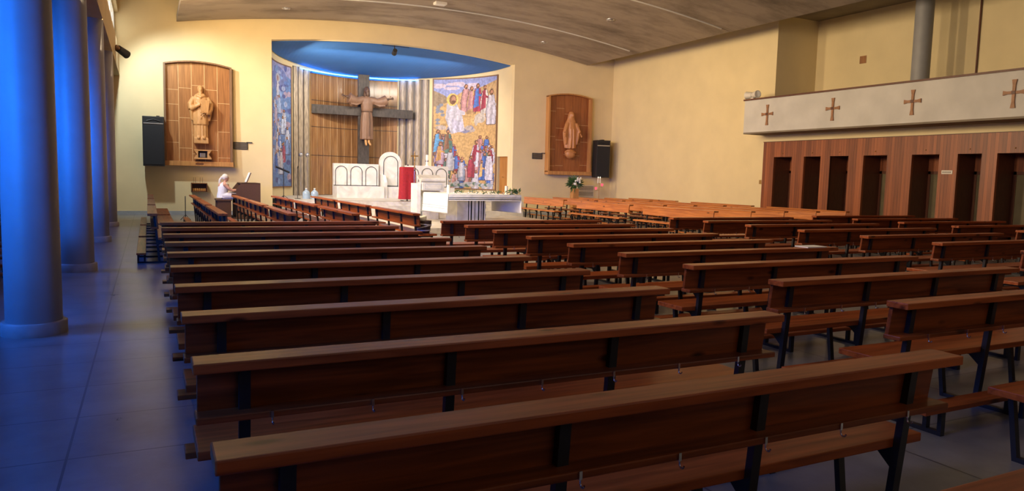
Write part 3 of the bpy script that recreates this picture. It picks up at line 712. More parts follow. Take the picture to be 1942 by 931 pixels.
# cross with carved figure
t = thing('crucifix', (8.78, 32.85, .6), 'huge dark timber cross against the golden apse panelling', 'cross')
a = MB(); a.box((-.25, -.08, 1.0), (.25, .10, 5.42), M['cross'], .015); a.build('upright', t)
a = MB(); a.box((-2.32, -.11, 3.58), (2.30, .07, 3.97), M['cross'], .015); a.build('crossbar', t)
a = MB(); a.box((-.04, -.02, .0), (.04, .04, 1.0), M['steel']); a.build('support', t)
def ring(cx, cy, z, rx, ry, n=48, amp=0, k=0, ph=0, flat=None):
    r = []
    for i in range(n):
        th = 2*math.pi*i/n; m_ = 1+amp*math.cos(k*th+ph)
        y = ry*m_*math.sin(th)
        if flat is not None: y = min(y, flat)
        r.append((cx+rx*m_*math.cos(th), cy+y, z))
    return r
def head(a, c, s, m, beard=True, hood=False):
    x, y, z = c
    a.ball((x, y, z), (.088*s, .10*s, .125*s), m, 18)
    a.ball((x, y-.10*s, z-.015*s), (.016*s, .028*s, .03*s), m, 8)                       # nose
    a.ball((x, y-.072*s, z-.062*s), (.04*s, .03*s, .016*s), m, 8)                       # mouth
    for sx in (-1, 1):
        a.ball((x+sx*.035*s, y-.082*s, z+.028*s), (.026*s, .02*s, .012*s), m, 8)          # brow
        a.ball((x+sx*.088*s, y, z-.01*s), (.015*s, .028*s, .038*s), m, 8)                # ear
    if beard: a.rings([ring(x, y-.035*s, z-.05*s, .075*s, .07*s, 16), ring(x, y-.05*s, z-.13*s, .06*s, .055*s, 16), ring(x, y-.06*s, z-.19*s, .02*s, .02*s, 16)], m)
def hand(a, c, d, s, m, up=(0, 0, 1), spread=.25):
    """palm and five fingers along d"""
    c, d, up = Vector(c), Vector(d).normalized(), Vector(up); sd = d.cross(up).normalized(); nrm = sd.cross(d)
    a.tube([c, c+d*.05*s, c+d*.09*s], [.026*s, .036*s, .034*s], m, 10, True, .55)
    for k, L in enumerate((.065, .08, .085, .075)):
        o = (k-1.5)*.019*s; q = c+d*.085*s+sd*o; dd = (d+sd*o/s*spread*6).normalized()
        a.tube([q, q+dd*L*.5*s, q+dd*L*s*.95-nrm*.015*s], [.0095*s, .009*s, .007*s], m, 7)
    q = c+d*.03*s-sd*.03*s
    a.tube([q, q+(d*.6-sd*.8)*.035*s, q+(d*.9-sd*.75)*.06*s], [.011*s, .011*s, .008*s], m, 7)
st = thing('christ_figure', (8.86, 32.55, 2.94), 'carved robed figure with outstretched arms mounted on the dark cross', 'statue')
st.scale = (1.0, 1.08, 1.15)
a = MB()   # robe, local origin near the hem
a.rings([ring(0, .02, .16, .30, .20, 64, .05, 10), ring(0, .02, .55, .29, .19, 64, .06, 10), ring(0, .02, 1.0, .27, .18, 64, .05, 10), ring(0, .0, 1.22, .235, .16, 64, .03, 10),
         ring(0, -.01, 1.32, .26, .17, 64, .02, 8), ring(0, -.01, 1.58, .29, .18, 64, .02, 8), ring(0, 0, 1.74, .26, .15, 64), ring(0, 0, 1.83, .11, .10, 64)], M['corpus'])
for sx in (-1, 1):
    a.tube([(sx*.16, 0, 1.70), (sx*.45, -.06, 1.63), (sx*.70, -.10, 1.66), (sx*.86, -.12, 1.72)], [.14, .15, .19, .21], M['corpus'], 18, True, 1.0)
    a.tube([(sx*.45, -.05, 1.60), (sx*.68, -.08, 1.50), (sx*.80, -.1, 1.47)], [.07, .10, .05], M['corpus'], 12)
    for k in range(3): a.tube([(sx*(.2+.05*k), -.12, 1.66-.06*k), (sx*.5, -.18, 1.62-.08*k), (sx*.78, -.23, 1.66-.09*k)], .022, M['corpus'], 6)
o = remesh(a.build('robe', st), .022)
a = MB(); a.tube([(.24*math.cos(v), -.0+.168*math.sin(v), 1.24) for v in [2*math.pi*k/24 for k in range(25)]], .024, M['corpus_dark'], 8, False); a.tube([(.05, -.17, 1.23), (.06, -.20, .95), (.05, -.215, .3)], .018, M['corpus_dark'], 8); a.build('rope_belt', st)
a = MB(); a.tube([(0, 0, 1.80), (0, -.02, 1.92)], .06, M['corpus_dark'], 12); head(a, (0, -.05, 2.03), 1.18, M['corpus_dark'])
a.rings([ring(0, .0, 2.20, .05, .05, 16), ring(0, .02, 2.14, .12, .12, 16), ring(0, .04, 2.02, .14, .12, 16), ring(0, .05, 1.88, .15, .09, 16), ring(0, .05, 1.78, .12, .06, 16)], M['corpus_dark']); remesh(a.build('head', st), .012, 1)
for sx in (-1, 1):
    a = MB(); a.tube([(sx*.80, -.12, 1.72), (sx*.98, -.13, 1.77)], [.055, .04], M['corpus_dark'], 12); hand(a, (sx*.97, -.13, 1.77), (sx, -.1, .18), 1.35, M['corpus_dark'], (0, -1, 0)); a.build('hand', st)
for sx in (-1, 1):
    a = MB(); a.tube([(sx*.07, -.05, .20), (sx*.07, -.08, .06)], .055, M['carved'], 12); a.tube([(sx*.07, -.08, .06), (sx*.09, -.2, -.02), (sx*.10, -.26, -.06)], [.055, .05, .035], M['carved'], 12, True, .7); a.build('foot', st)

# framed niches on the altar wall
def niche(name, x0, x1, z0, z1, label, back, fr, cols, seed, bulge, wide):
    rr = random.Random(seed)
    t = thing(name, ((x0+x1)/2, YW-.006, z0), label, 'panel'); hw = (x1-x0)/2; H = z1-z0
    def top(x): return H-.14 + .14*(1-(x/hw)**2) + .02
    a = MB(); n = 16
    a.prism([(-hw+.02, -.05, .15), (hw-.02, -.05, .15)] + [(hw-.02-(2*hw-.04)*i/n, -.05, top(hw-.02-(2*hw-.04)*i/n)) for i in range(n+1)], (0, .04, 0), back); a.build('back_panel', t)
    a = MB(); cw = (2*hw-.1)/cols
    for c in range(cols):
        x = -hw+.05+cw*c
        if c: a.box((x-.008, -.058, .15), (x+.008, -.045, top(x)-.02), M['joint'] if wide else back)
        z = .15+rr.random()*.5
        while z < H-.5:
            if z > .3: a.box((x+.012, -.056, z), (x+cw-.012, -.045, z+.014), M['joint'])
            z += .45+rr.random()*.75
    a.build('joint_strips', t)
    for sx in (-1, 1):
        a = MB(); e = .05 if sx > 0 else .0
        q = [(sx*hw, -.26-.05, 0.12), (sx*hw, -.26, H*.5), (sx*hw, -.24, H-.14)]
        wdt = .06 if wide else .09
        a.add([(sx*(hw-wdt*i_), y_*j_, z_) for (_, y_, z_) in q for i_ in (0, 1) for j_ in (0, 1)],
              [(k+0, k+1, k+5, k+4) for k in (0, 4)]+[(k+2, k+6, k+7, k+3) for k in (0, 4)]+[(k+1, k+3, k+7, k+5) for k in (0, 4)]+[(k+0, k+4, k+6, k+2) for k in (0, 4)]+[(0, 2, 3, 1), (8, 9, 11, 10)], fr)
        a.build('side_board', t)
    a = MB()
    for i in range(n):
        xa, xb = -hw+2*hw*i/n, -hw+2*hw*(i+1)/n
        a.prism([(xa, -.24, top(xa)-.05), (xb, -.24, top(xb)-.05), (xb, -.24, top(xb)), (xa, -.24, top(xa))], (0, .24, 0), fr)
    a.build('top_board', t)
    a = MB(); a.box((-hw-.0, -.34, 0), (hw+.02, 0, .16), M['oak_edge'], .01); a.build('bottom_ledge', t)
    return t
pn = niche('statue_panel', .54, 2.73, 1.72, 5.33, 'large wood panelled niche with bishop carving on the left of the altar wall', M['oak'], M['frame_dark'], 5, 4, .1, True)
a = MB(); a.box((-.13, -.346, .05), (.13, -.339, .10), M['panel_dark']); a.build('name_plate', pn)
mn = niche('statue_panel', 15.62, 17.85, 1.76, 5.30, 'reddish wood panelled niche with robed lady carving right of the apse', M['oak_dark'], M['oak_edge'], 5, 9, .05, False)
# bishop
st = thing('bishop_statue', (1.70, 27.98, 2.50), 'carved pale wooden bishop statue holding a book, in the left niche', 'statue')
a = MB(); m_ = M['carved']
a.box((-.30, -.20, 0), (.30, .12, .20), m_, .02)
for sx in (-1, 1): a.tube([(sx*.10, -.06, .22), (sx*.11, -.20, .20), (sx*.12, -.25, .19)], [.075, .07, .05], m_, 12, True, .7)
a.rings([ring(0, 0, .22, .30, .19, 64, .06, 14, 0, .12), ring(0, 0, .60, .29, .185, 64, .06, 14, 0, .12), ring(0, 0, .9, .27, .18, 64, .04, 14, 0, .12)], m_)
a.rings([ring(0, -.01, .66, .32, .205, 64, .035, 7, .5, .12), ring(0, -.01, .95, .33, .21, 64, .045, 7, .5, .12), ring(0, -.01, 1.3, .31, .20, 64, .03, 7, .5, .12), ring(0, -.01, 1.55, .33, .20, 64, .01, 7, .5, .12), ring(0, 0, 1.68, .24, .16, 64, 0, 0, 0, .12), ring(0, 0, 1.76, .11, .11, 64)], m_)
for sx in (-1, 1):
    a.tube([(sx*.27, 0, 1.58), (sx*.42, -.06, 1.34), (sx*.40, -.10, 1.18)], [.11, .13, .11], m_, 16)
    a.rings([ring(sx*.36, 0, .80, .05, .10, 20), ring(sx*.38, -.01, 1.1, .09, .14, 20), ring(sx*.37, -.02, 1.3, .10, .14, 20)], m_)
a.tube([(-.40, -.10, 1.20), (-.2, -.24, 1.28), (-.02, -.28, 1.36)], [.10, .075, .06], m_, 14)
a.tube([(.40, -.10, 1.18), (.3, -.26, 1.06), (.2, -.30, 1.04)], [.11, .08, .06], m_, 14)
for k in range(3): a.tube([(-.2+.05*k, -.17, 1.45-.1*k), (.0, -.225-.005*k, 1.10-.12*k), (.2-.04*k, -.19, 1.3-.1*k)], .022, m_, 6)
a.tube([(-.16, -.12, 1.66), (0, -.20, 1.60), (.16, -.12, 1.66)], .055, m_, 8)
head(a, (0, -.04, 1.86), 1.15, m_); a.ball((0, .0, 1.92), (.125, .125, .11), m_, 16)
remesh(a.build('body', st), .016)
a = MB(); a.obox((.16, -.33, 1.28), (.17, .02, 0), (.01, .045, 0), (.03, 0, .22), m_, .012); a.build('book', st)
a = MB(); hand(a, (-.02, -.29, 1.36), (.8, -.25, .5), 1.3, m_, (0, -1, 0)); hand(a, (.18, -.33, 1.05), (-.8, -.3, .15), 1.3, m_, (0, -1, 0)); a.build('hands', st)
st.scale = (.78, 1, 1)
t = thing('reliquary', (1.74, 27.92, 1.96), 'small carved wooden casket with dark window below the bishop statue', 'casket')
a = MB(); a.box((-.28, -.16, 0), (.28, .16, .05), m_, .006); a.box((-.28, -.16, .29), (.28, .16, .33), m_, .006)
for sx in (-1, 1): a.prism([(sx*.27, -.15, .05), (sx*.19, -.15, .17), (sx*.27, -.15, .29), (sx*.15, -.15, .29), (sx*.15, -.15, .05)], (0, .3, 0), m_)
a.build('casket', t)
a = MB(); a.box((-.16, .02, .05), (.16, .1, .29), M['speaker']); a.box((-.09, -.02, .07), (.09, .02, .22), M['silver'], .01); a.build('relic', t)
# lady on globe
st = thing('lady_statue', (16.78, 27.98, 2.48), 'carved wooden veiled lady statue standing on a globe, in the right niche', 'statue')
m_ = M['carved_red']; a = MB()
a.rings([ring(0, 0, .44, .20, .15, 64, .07, 9, 0, .12), ring(0, 0, .9, .22, .17, 64, .07, 9, 0, .12), ring(0, 0, 1.35, .22, .17, 64, .04, 9, 0, .12), ring(0, 0, 1.6, .20, .15, 64, 0, 0, 0, .12), ring(0, 0, 1.72, .12, .11, 64)], m_)
a.rings([ring(0, .03, .46, .27, .14, 64, .03, 6, 0, .10), ring(0, .03, .9, .36, .16, 64, .03, 6, 0, .10), ring(0, .04, 1.15, .38, .16, 64, .02, 6, 0, .10), ring(0, .03, 1.5, .29, .17, 64, 0, 0, 0, .10), ring(0, .02, 1.75, .17, .14, 64), ring(0, .0, 1.95, .135, .14, 64), ring(0, .0, 2.06, .08, .09, 64)], m_)
for sx in (-1, 1):
    a.tube([(sx*.21, -.04, 1.55), (sx*.32, -.08, 1.3), (sx*.38, -.15, 1.14)], [.09, .085, .06], m_, 14)
    a.tube([(sx*.33, -.10, 1.2), (sx*.31, -.10, .95), (sx*.27, -.08, .62)], [.06, .07, .03], m_, 12)
a.tube([(.04, -.17, 1.3), (.05, -.19, .9), (.06, -.18, .46)], .028, m_, 8); a.tube([(-.08, -.16, 1.3), (-.07, -.18, .9), (-.09, -.17, .46)], .028, m_, 8)
head(a, (.01, -.07, 1.90), .95, m_, False)
remesh(a.build('body', st), .016)
a = MB(); 
for sx in (-1, 1): hand(a, (sx*.38, -.16, 1.12), (sx*.25, -.35, -.7), 1.2, m_, (sx, 0, .2))
a.build('hands', st)
a = MB(); a.ball((0, 0, .22), (.25, .17, .22), m_, 24); a.tube([(.24*math.cos(v), .165*math.sin(v), .30+.05*math.sin(v*2)) for v in [2*math.pi*k/20 for k in range(21)]], .035, m_, 8, False); a.build('globe', st)

# loudspeakers
for x, y0, lab in ((.20, 27.72, 'black loudspeaker on the altar wall left of the bishop niche'), (18.25, 27.72, 'black loudspeaker on the altar wall right of the lady niche')):
    t = thing('loudspeaker', (x, y0, 1.68), lab, 'speaker', None, R(0 if x < 1 else -8))
    a = MB(); a.box((-.33, -.22, 0), (.33, .22, 1.66), M['speaker'], .015); a.build('cabinet', t)
    a = MB(); a.box((-.29, -.232, .05), (.29, -.215, 1.36), M['grille'], .005); a.build('grille', t)
    a = MB(); a.box((-.30, -.236, 1.40), (.30, -.218, 1.44), M['silver'], .003); a.build('trim_strip', t)
    a = MB(); a.prism([(-.28, -.225, 1.46), (.28, -.225, 1.46), (.28, -.225, 1.6), (-.28, -.225, 1.6)], (0, .01, 0), M['grille']); a.tube([(-.2, -.228, 1.5), (0, -.228, 1.56), (.2, -.228, 1.5)], .02, M['steel'], 8); a.build('horn', t)
    a = MB(); a.box((.1, .15, 1.66), (.2, .47, 1.71), M['steel']); a.box((-.1, .2, .8), (.1, .47, .9), M['steel']); a.build('wall_bracket', t)
for x, z, lab in ((3.03, 2.36, 'small dark vent grille right of the bishop niche'), (15.24, 2.42, 'small dark vent grille left of the lady niche')):
    t = thing('vent_grille', (x, YW, z), lab, 'vent')
    a = MB(); a.box((-.25, -.03, 0), (.25, 0, .26), M['vent_dark'], .004); a.build('frame', t)
    for k in range(4): b_ = MB(); b_.box((-.22, -.036, .03+.055*k), (.22, -.028, .06+.055*k), M['vent']); b_.build('slat', t)
    b_ = MB(); b_.box((.2, -.06, .25), (.4, 0, .275), M['vent_dark']); b_.build('lip', t)
t = thing('heater_grille', (17.75, YW, .80), 'grey two-tier heater grille low on the altar wall beside the flower stand', 'heater')
a = MB(); a.box((-.45, -.05, 0), (.45, 0, .52), M['plastic_white'], .006); a.build('frame', t)
for z in (.04, .28):
    b_ = MB(); b_.box((-.41, -.058, z), (.41, -.048, z+.2), M['vent']); 
    for k in range(6): b_.box((-.40, -.066, z+.01+.032*k), (.40, -.056, z+.022+.032*k), M['silver'])
    b_.build('louvre', t)

# ------------------------------------------------------------------ altar and sanctuary furniture
t = thing('altar', (9.1, 21.1, .15), 'white marble altar table with black inlay lines, in front of the apse', 'altar')
a = MB(); a.box((-1.2, -1.1, .72), (1.18, 1.1, .90), M['marble'], .008); a.build('table_top', t)
a = MB()
for z, h_ in ((.755, .022), (.81, .014)): a.box((-1.203, -1.104, z), (1.184, -1.096, z+h_), M['black_inlay']); a.box((-1.204, -1.1, z), (-1.196, 1.1, z+h_), M['black_inlay'])
a.build('inlay_lines', t)
a = MB(); a.box((-.62, -.35, 0), (.33, .6, .72), M['marble'], .006); a.build('pedestal', t)
a = MB()
for x, w_ in ((-.24, .03), (-.15, .045), (-.03, .02), (.10, .04), (.19, .02), (.26, .04)): a.box((x-w_/2, -.354, 0), (x+w_/2, -.346, .72), M['black_inlay'])
a.build('pedestal_lines', t)
t = thing('altar_cloth', (9.1, 21.1, 1.05), 'white altar cloth hanging over both ends of the altar', 'altar cloth')
a = MB(); n = 30
def cl(y, z): return .012*math.sin(y*7+z*3)*max(0, -z)*2.2
a.box((-1.215, -1.1, .001), (1.195, 1.1, .010), M['cloth'])
for sx in (-1, 1):
    P0 = []
    for j in range(13):
        z = .008-.56*j/12
        P0.append([(sx*(1.212-(.02 if sx > 0 else 0)+.02*j/12)+cl(-1.1+2.2*i/n, z), -1.1+2.2*i/n, z-(.03*i/n if sx < 0 else .03*i/n)) for i in range(n+1)])
    vs = [p for r in P0 for p in r] + [(p[0]+sx*.008, p[1], p[2]) for r in P0 for p in r]; k = (n+1)*13; fs = []
    for j in range(12):
        for i in range(n):
            q = j*(n+1)+i; fs += [(q, q+1, q+n+2, q+n+1), (k+q, k+q+n+1, k+q+n+2, k+q+1)]
    fs += [(12*(n+1)+i, 12*(n+1)+i+1, k+12*(n+1)+i+1, k+12*(n+1)+i) for i in range(n)]
    for e in (0, n): fs += [(j*(n+1)+e, (j+1)*(n+1)+e, k+(j+1)*(n+1)+e, k+j*(n+1)+e) for j in range(12)]
    a.add(vs, fs, M['cloth'], True)
    for zb in (-.36, -.43):
        a.box((sx*1.236, -1.09, zb), (sx*1.246, 1.09, zb+.012), M['cloth_line'])
a.build('cloth', t)
for x, y, lab in ((-1.0, -.55, 'ivory pillar candle at the left end of the altar'), (.86, -.72, 'ivory pillar candle near the right end of the altar')):
    t = thing('pillar_candle', (9.1+x, 21.1+y, 1.061), lab, 'candle', 'altar candles')
    a = MB(); a.lathe([(.05, 0), (.05, .255), (.045, .265), (.02, .258)], (0, 0, 0), M['candle'], 20); a.build('wax', t)
    a = MB(); a.tube([(0, 0, .255), (.004, 0, .285)], .004, M['steel'], 6); a.build('wick', t)
def leafball(a, c, n, spread, lsz, rr, m):
    for k in range(n):
        d = Vector((rr.uniform(-1, 1)*spread[0], rr.uniform(-1, 1)*spread[1], rr.uniform(-.2, 1)*spread[2])); p = Vector(c)+d
        u = Vector((rr.uniform(-1, 1), rr.uniform(-1, 1), rr.uniform(-.3, .9))).normalized(); v = u.cross(Vector((rr.random(), rr.random(), 1))).normalized(); nn = u.cross(v)
        L = lsz*rr.uniform(.7, 1.4); w_ = L*.22
        P_ = [p, p+u*L*.4+v*w_, p+u*L, p+u*L*.4-v*w_, p+u*L*.45+nn*w_*.35]
        a.add(P_, [(0, 1, 4), (1, 2, 4), (2, 3, 4), (3, 0, 4), (0, 3, 2, 1)], m)
rr = random.Random(3)
for k, x in enumerate((-.82, -.35, .02, .36, .62, 1.02)):
    big = k == 5
    t = thing('foliage_sprig', (9.1+x, 20.14, 1.085), 'green sprig with white blossoms lying on the altar front edge, %s from the left' % orde[k].replace('nearest', 'first'), 'foliage', 'greenery along the altar edge')
    a = MB(); leafball(a, (0, 0, .02), 46 if big else 26, (.16, .05, .10 if big else .05), .11 if big else .075, rr, M['leaf']); a.build('leaves', t)
    a = MB()
    for q in range(4): a.ball((rr.uniform(-.18, .18), rr.uniform(-.04, .02), rr.uniform(.02, .06)), .018, M['petal'], 8)
    a.build('blossoms', t)
t = thing('floor_jug', (9.75, 21.75, .15), 'dark brown slender jug standing behind the altar pedestal', 'jug')
a = MB(); a.lathe([(.07, 0), (.12, .08), (.14, .2), (.10, .32), (.05, .42), (.045, .62), (.06, .68)], (0, 0, 0), M['jug'], 24); a.build('body', t)
a = MB(); a.tube([(.05, 0, .6), (.13, 0, .55), (.13, 0, .42), (.08, 0, .34)], .015, M['jug'], 8); a.build('handle', t)
# ambo
t = thing('ambo', (8.3, 22.95, .15), 'white marble reading desk standing behind the left end of the altar', 'lectern')
a = MB(); a.box((-.47, -.30, 0), (-.33, .3, 1.18), M['marble'], .008); a.box((-.33, .0, 0), (.44, .3, 1.0), M['marble'], .008); a.build('pillar', t)
a = MB(); a.box((-.30, -.36, .95), (.46, .2, 1.22), M['marble_step'], .01); a.box((-.22, -.366, .99), (.38, -.355, 1.17), M['cloth_line']); a.box((-.20, -.37, 1.005), (.36, -.36, 1.155), M['marble_step']); a.build('desk', t)
a = MB(); a.tube([(-.34, -.30, 1.30), (.50, -.30, 1.30)], .075, M['marble_step'], 14); a.obox((.08, -.02, 1.33), (.40, 0, 0), (0, .28, .10), (0, -.01, .03), M['marble_step'], .006); a.build('book_rest', t)
a = MB(); a.box((-.25, -.25, 0), (.32, .05, .26), M['marble'], .006); a.build('base', t)
a = MB(); a.tube([(-.40, -.05, 1.18), (-.43, -.1, 1.45), (-.5, -.2, 1.62), (-.56, -.32, 1.60)], .007, M['steel'], 6); a.ball((-.57, -.34, 1.59), .02, M['steel'], 8); a.build('microphone', t)
# red lectern on the top step
t = thing('draped_lectern', (8.86, 26.75, .60), 'lectern covered with a long crimson velvet cloth, between altar and marble throne', 'lectern')
a = MB()
for x in (-.2, .2):
    a.box((x-.015, -.16, 0), (x+.015, .16, .025), M['steel'])
a.box((-.02, -.02, 0), (.02, .02, 1.2), M['steel']); a.ball((.02, 0, 1.36), .03, M['steel'], 8); a.build('stand', t)
a = MB(); rs = []
def rr4(hx, hy, z, amp, ph):
    r = []
    for i in range(64):
        th = 2*math.pi*i/64; c_, s_ = math.cos(th), math.sin(th)
        q = (abs(c_)**8+abs(s_)**8)**(-1/8); f_ = 1+amp*math.sin(9*th+ph)
        r.append((hx*q*c_*f_, hy*q*s_*f_, z))
    return r
rs = [rr4(.25, .16, 1.29, 0, 0), rr4(.28, .19, 1.26, .005, 0), rr4(.285, .20, .9, .02, .3), rr4(.29, .21, .45, .04, .6), rr4(.31, .23, .07, .07, .9)]
a.rings(rs, M['red_cloth'], True); a.build('velvet_cloth', t)
# processional cross
t = thing('processional_cross', (8.30, 24.3, .15), 'slim standing processional cross beside the crimson lectern', 'cross')
a = MB(); a.lathe([(.16, 0), (.15, .03), (.03, .06)], (0, 0, 0), M['brass'], 20); a.build('base', t)
a = MB(); a.tube([(0, 0, .04), (0, 0, 1.72)], .011, M['silver'], 10); a.build('pole', t)
a = MB(); a.tube([(0, 0, 1.70), (0, 0, 2.26)], .022, M['brass'], 8); a.tube([(-.13, 0, 2.10), (.13, 0, 2.10)], .022, M['brass'], 8); a.ball((0, 0, 1.72), .035, M['brass'], 10); a.ball((0, -.02, 2.0), (.025, .02, .09), M['brass'], 8); a.build('cross_head', t)
# marble seats
def sedilia(x0, x1, y, label, arches):
    t = thing('marble_bench', ((x0+x1)/2, y, .6), label, 'bench', 'white marble seats'); hw = (x1-x0)/2
    a = MB(); a.box((-hw, .25, 0), (hw, .45, 1.40), M['marble'], .008); a.build('backrest', t)
    a = MB(); a.box((-hw, -.35, 0), (hw+.08, .25, .47), M['marble'], .008); a.build('seat', t)
    a = MB(); a.box((-hw, .235, .485), (hw, .252, .51), M['black_inlay'])
    aw = 2*hw/arches
    for i in range(arches):
        cx = -hw+aw*(i+.5); r = aw*.38
        a.tube([(cx-r, .245, .50), (cx-r, .245, 1.28-r*.9)] + [(cx-r*math.cos(v), .245, 1.28-r*.9+r*.95*math.sin(v)) for v in [math.pi*k/14 for k in range(1, 14)]] + [(cx+r, .245, 1.28-r*.9), (cx+r, .245, .50)], .014, M['black_inlay'], 6)
    a.build('arch_inlay', t)
sedilia(6.85, 8.75, 30.0, 'white marble bench with three black arches left of the throne', 3)
sedilia(9.95, 11.9, 30.0, 'white marble bench with three black arches right of the throne', 3)
t = thing('marble_throne', (9.32, 30.2, .6), 'tall round-topped white marble throne between two marble benches', 'throne')
a = MB(); pts = [(-.47, .2, 0), (.47, .2, 0)] + [(.47*math.cos(v), .2, 1.48+.47*math.sin(v)) for v in [math.pi*k/20 for k in range(21)]]
a.prism(pts, (0, .2, 0), M['marble']); a.build('backrest', t)
a = MB(); a.box((-.44, -.35, 0), (.44, .2, .46), M['marble'], .008); a.build('seat', t)
for sx in (-1, 1):
    a = MB(); a.prism([(sx*.46, -.45, 0), (sx*.46, .2, 0), (sx*.46, .2, .98), (sx*.46, -.2, .95), (sx*.46, -.45, .66)], (-sx*.12, 0, 0), M['marble']); a.build('armrest', t)
a = MB(); a.tube([(-.31, .195, .95), (-.31, .195, 1.46)] + [(-.31*math.cos(v), .195, 1.46+.31*math.sin(v)) for v in [math.pi*k/14 for k in range(1, 14)]] + [(.31, .195, 1.46), (.31, .195, .5)], .014, M['black_inlay'], 6); a.box((-.34, .18, .48), (.34, .203, .51), M['black_inlay']); a.build('arch_inlay', t)
t = thing('paschal_candle', (10.95, 30.36, 2.0), 'thick white candle on top of the right marble bench', 'candle')
a = MB(); a.lathe([(.085, 0), (.08, .04), (.065, .06), (.065, .46), (.05, .48)], (0, 0, 0), M['candle'], 18); a.build('wax', t)
a = MB(); a.lathe([(.068, .18), (.068, .24)], (0, 0, 0), M['silver'], 18); a.build('band', t)
# hanging globes in front of the left ribs, music stand, bottles
for k, x in enumerate((5.78, 6.05)):
    t = thing('hanging_lamp', (x, 31.6, 2.32), 'small silver globe on a thin rod before the stone ribs, %s one' % ('left', 'right')[k], 'lamp', 'silver globe lamps')
    a = MB(); a.ball((0, 0, 0), .09, M['silver'], 16); a.build('globe', t)
    a = MB(); a.tube([(0, 0, -1.72), (0, 0, .32)], .012, M['silver'], 8); a.lathe([(.10, -1.72), (.09, -1.69)], (0, 0, 0), M['silver'], 14); a.build('rod', t)
t = thing('music_stand', (4.72, 28.0, .6), 'thin black music stand at the left edge of the apse before the blue mural', 'music stand')
a = MB(); a.tube([(-.22, 0, 0), (-.22, 0, 1.15)], .014, M['steel'], 8); a.tube([(-.4, -.12, 0), (-.22, 0, .12), (-.06, -.14, 0)], .012, M['steel'], 6); a.tube([(-.22, 0, .12), (-.24, .2, 0)], .012, M['steel'], 6); a.build('leg', t)
a = MB(); a.obox((-.26, -.02, 1.08), (.24, 0, -.10), (0, .05, .02), (0.01, -.01, .02), M['steel']); a.build('tray', t)
t = thing('microphone_stand', (5.02, 28.1, .6), 'thin black microphone stand between the music stand and the bottles', 'microphone stand')
a = MB(); a.lathe([(.12, 0), (.11, .02)], (0, 0, 0), M['steel'], 14); a.tube([(0, 0, 0), (0, 0, 1.15)], .011, M['steel'], 8); a.build('stand', t)
a = MB(); a.tube([(0, 0, 1.14), (0, -.1, 1.2)], .02, M['steel'], 8); a.build('microphone', t)
for k, x in enumerate((5.35, 5.66)):
    t = thing('water_bottle', (x, 28.15, .6), 'large pale blue water bottle by the apse step, %s one' % ('left', 'right')[k], 'bottle', 'water bottles by the apse')
    a = MB(); a.lathe([(.13, 0), (.14, .03), (.14, .2), (.125, .26), (.07, .31), (.035, .33), (.035, .37)], (0, 0, 0), M['clear'], 20); a.build('body', t)
    a = MB(); a.lathe([(.04, .37), (.04, .40), (.03, .405)], (0, 0, 0), M['plastic_white'], 14); a.build('cap', t)
# sacristy door in the apse
f = MB(); y0, y1 = ap(1.37), ap(1.54)
a = MB(); a.obox(((y0[0]+y1[0])/2+.12, (y0[1]+y1[1])/2, 1.55), ((y1[0]-y0[0])/2, (y1[1]-y0[1])/2, 0), (.03, .008, 0), (0, 0, .95), M['door_wood'], .004)
o = struct('door_8', a)
a = MB(); a.tube([(y0[0]+.03, y0[1]-.42, 1.6), (y0[0]+.03, y0[1]-.50, 1.6)], .02, M['brass'], 8); a.build('door_handle', o)
# spotlights inside the arch
t = thing('spotlight', (8.85, YW+.3, 6.58), 'black spotlight hanging from the chancel arch', 'spotlight')
a = MB(); a.tube([(0, 0, .1), (0, 0, -.06)], .02, M['steel'], 8); a.box((-.5, -.015, .06), (.6, .015, .08), M['steel']); a.build('bracket', t)
a = MB(); a.tube([(0, -.10, -.1), (.02, .12, -.2)], [.085, .10], M['speaker'], 16); a.build('lamp_head', t)

# ------------------------------------------------------------------ organ corner
t = thing('organ', (2.95, 26.1, 0), 'brown wooden electronic organ beside the altar wall', 'organ')
a = MB()
sd = [(-.36, 0), (.40, 0), (.40, 1.19), (-.20, 1.19), (-.36, .98), (-.36, .0)]
for y in (-.62, .58): a.prism([(x, y, z) for x, z in sd[:-1]], (0, .04, 0), M['organ'])
a.box((.36, -.58, 0), (.40, .58, 1.19), M['organ']); a.box((-.20, -.62, 1.17), (.40, .62, 1.20), M['organ'], .004); a.build('case', t)
a = MB(); a.box((-.48, -.58, .76), (-.1, .58, .84), M['organ'], .004); a.box((-.30, -.58, .84), (.0, .58, .92), M['organ'], .004); a.build('key_bed', t)
for x, z in ((-.46, .841), (-.29, .921)):
    a = MB(); a.box((x, -.5, z), (x+.14, .5, z+.015), M['plastic_white'])
    for k in range(36):
        if k % 7 not in (2, 6): a.box((x+.05, -.49+.0277*k, z+.015), (x+.14, -.478+.0277*k, z+.025), M['black_inlay'])
    a.build('keyboard', t)
a = MB()
for k in range(14): a.box((-.45, -.5+.07*k, .05), (-.2, -.47+.07*k, .08), M['steel'])
a.box((-.46, -.56, 0), (-.2, .56, .05), M['organ']); a.build('pedal_board', t)
a = MB(); a.obox((.08, 0, 1.36), (0, .26, 0), (.07, 0, .17), (.01, 0, -.004), M['organ']); a.build('music_rest', t)
a = MB(); a.obox((.062, -.02, 1.38), (0, .22, 0), (.065, 0, .16), (.006, 0, -.003), M['paper']); one(a, 'sheet_music', 'white sheet music leaning on top of the organ', 'sheet music', None, (0, 0, 0)).location = (2.95, 26.1, 0)
t = thing('organ_bench', (2.22, 26.0, 0), 'brown box-sided bench under the seated organist', 'bench')
a = MB(); a.box((-.22, -.5, .60), (.24, .5, .65), M['organ'], .006); a.build('seat', t)
for y in (-.46, .42):
    a = MB(); a.box((-.20, y, 0), (.22, y+.04, .60), M['organ']); a.build('side_panel', t)
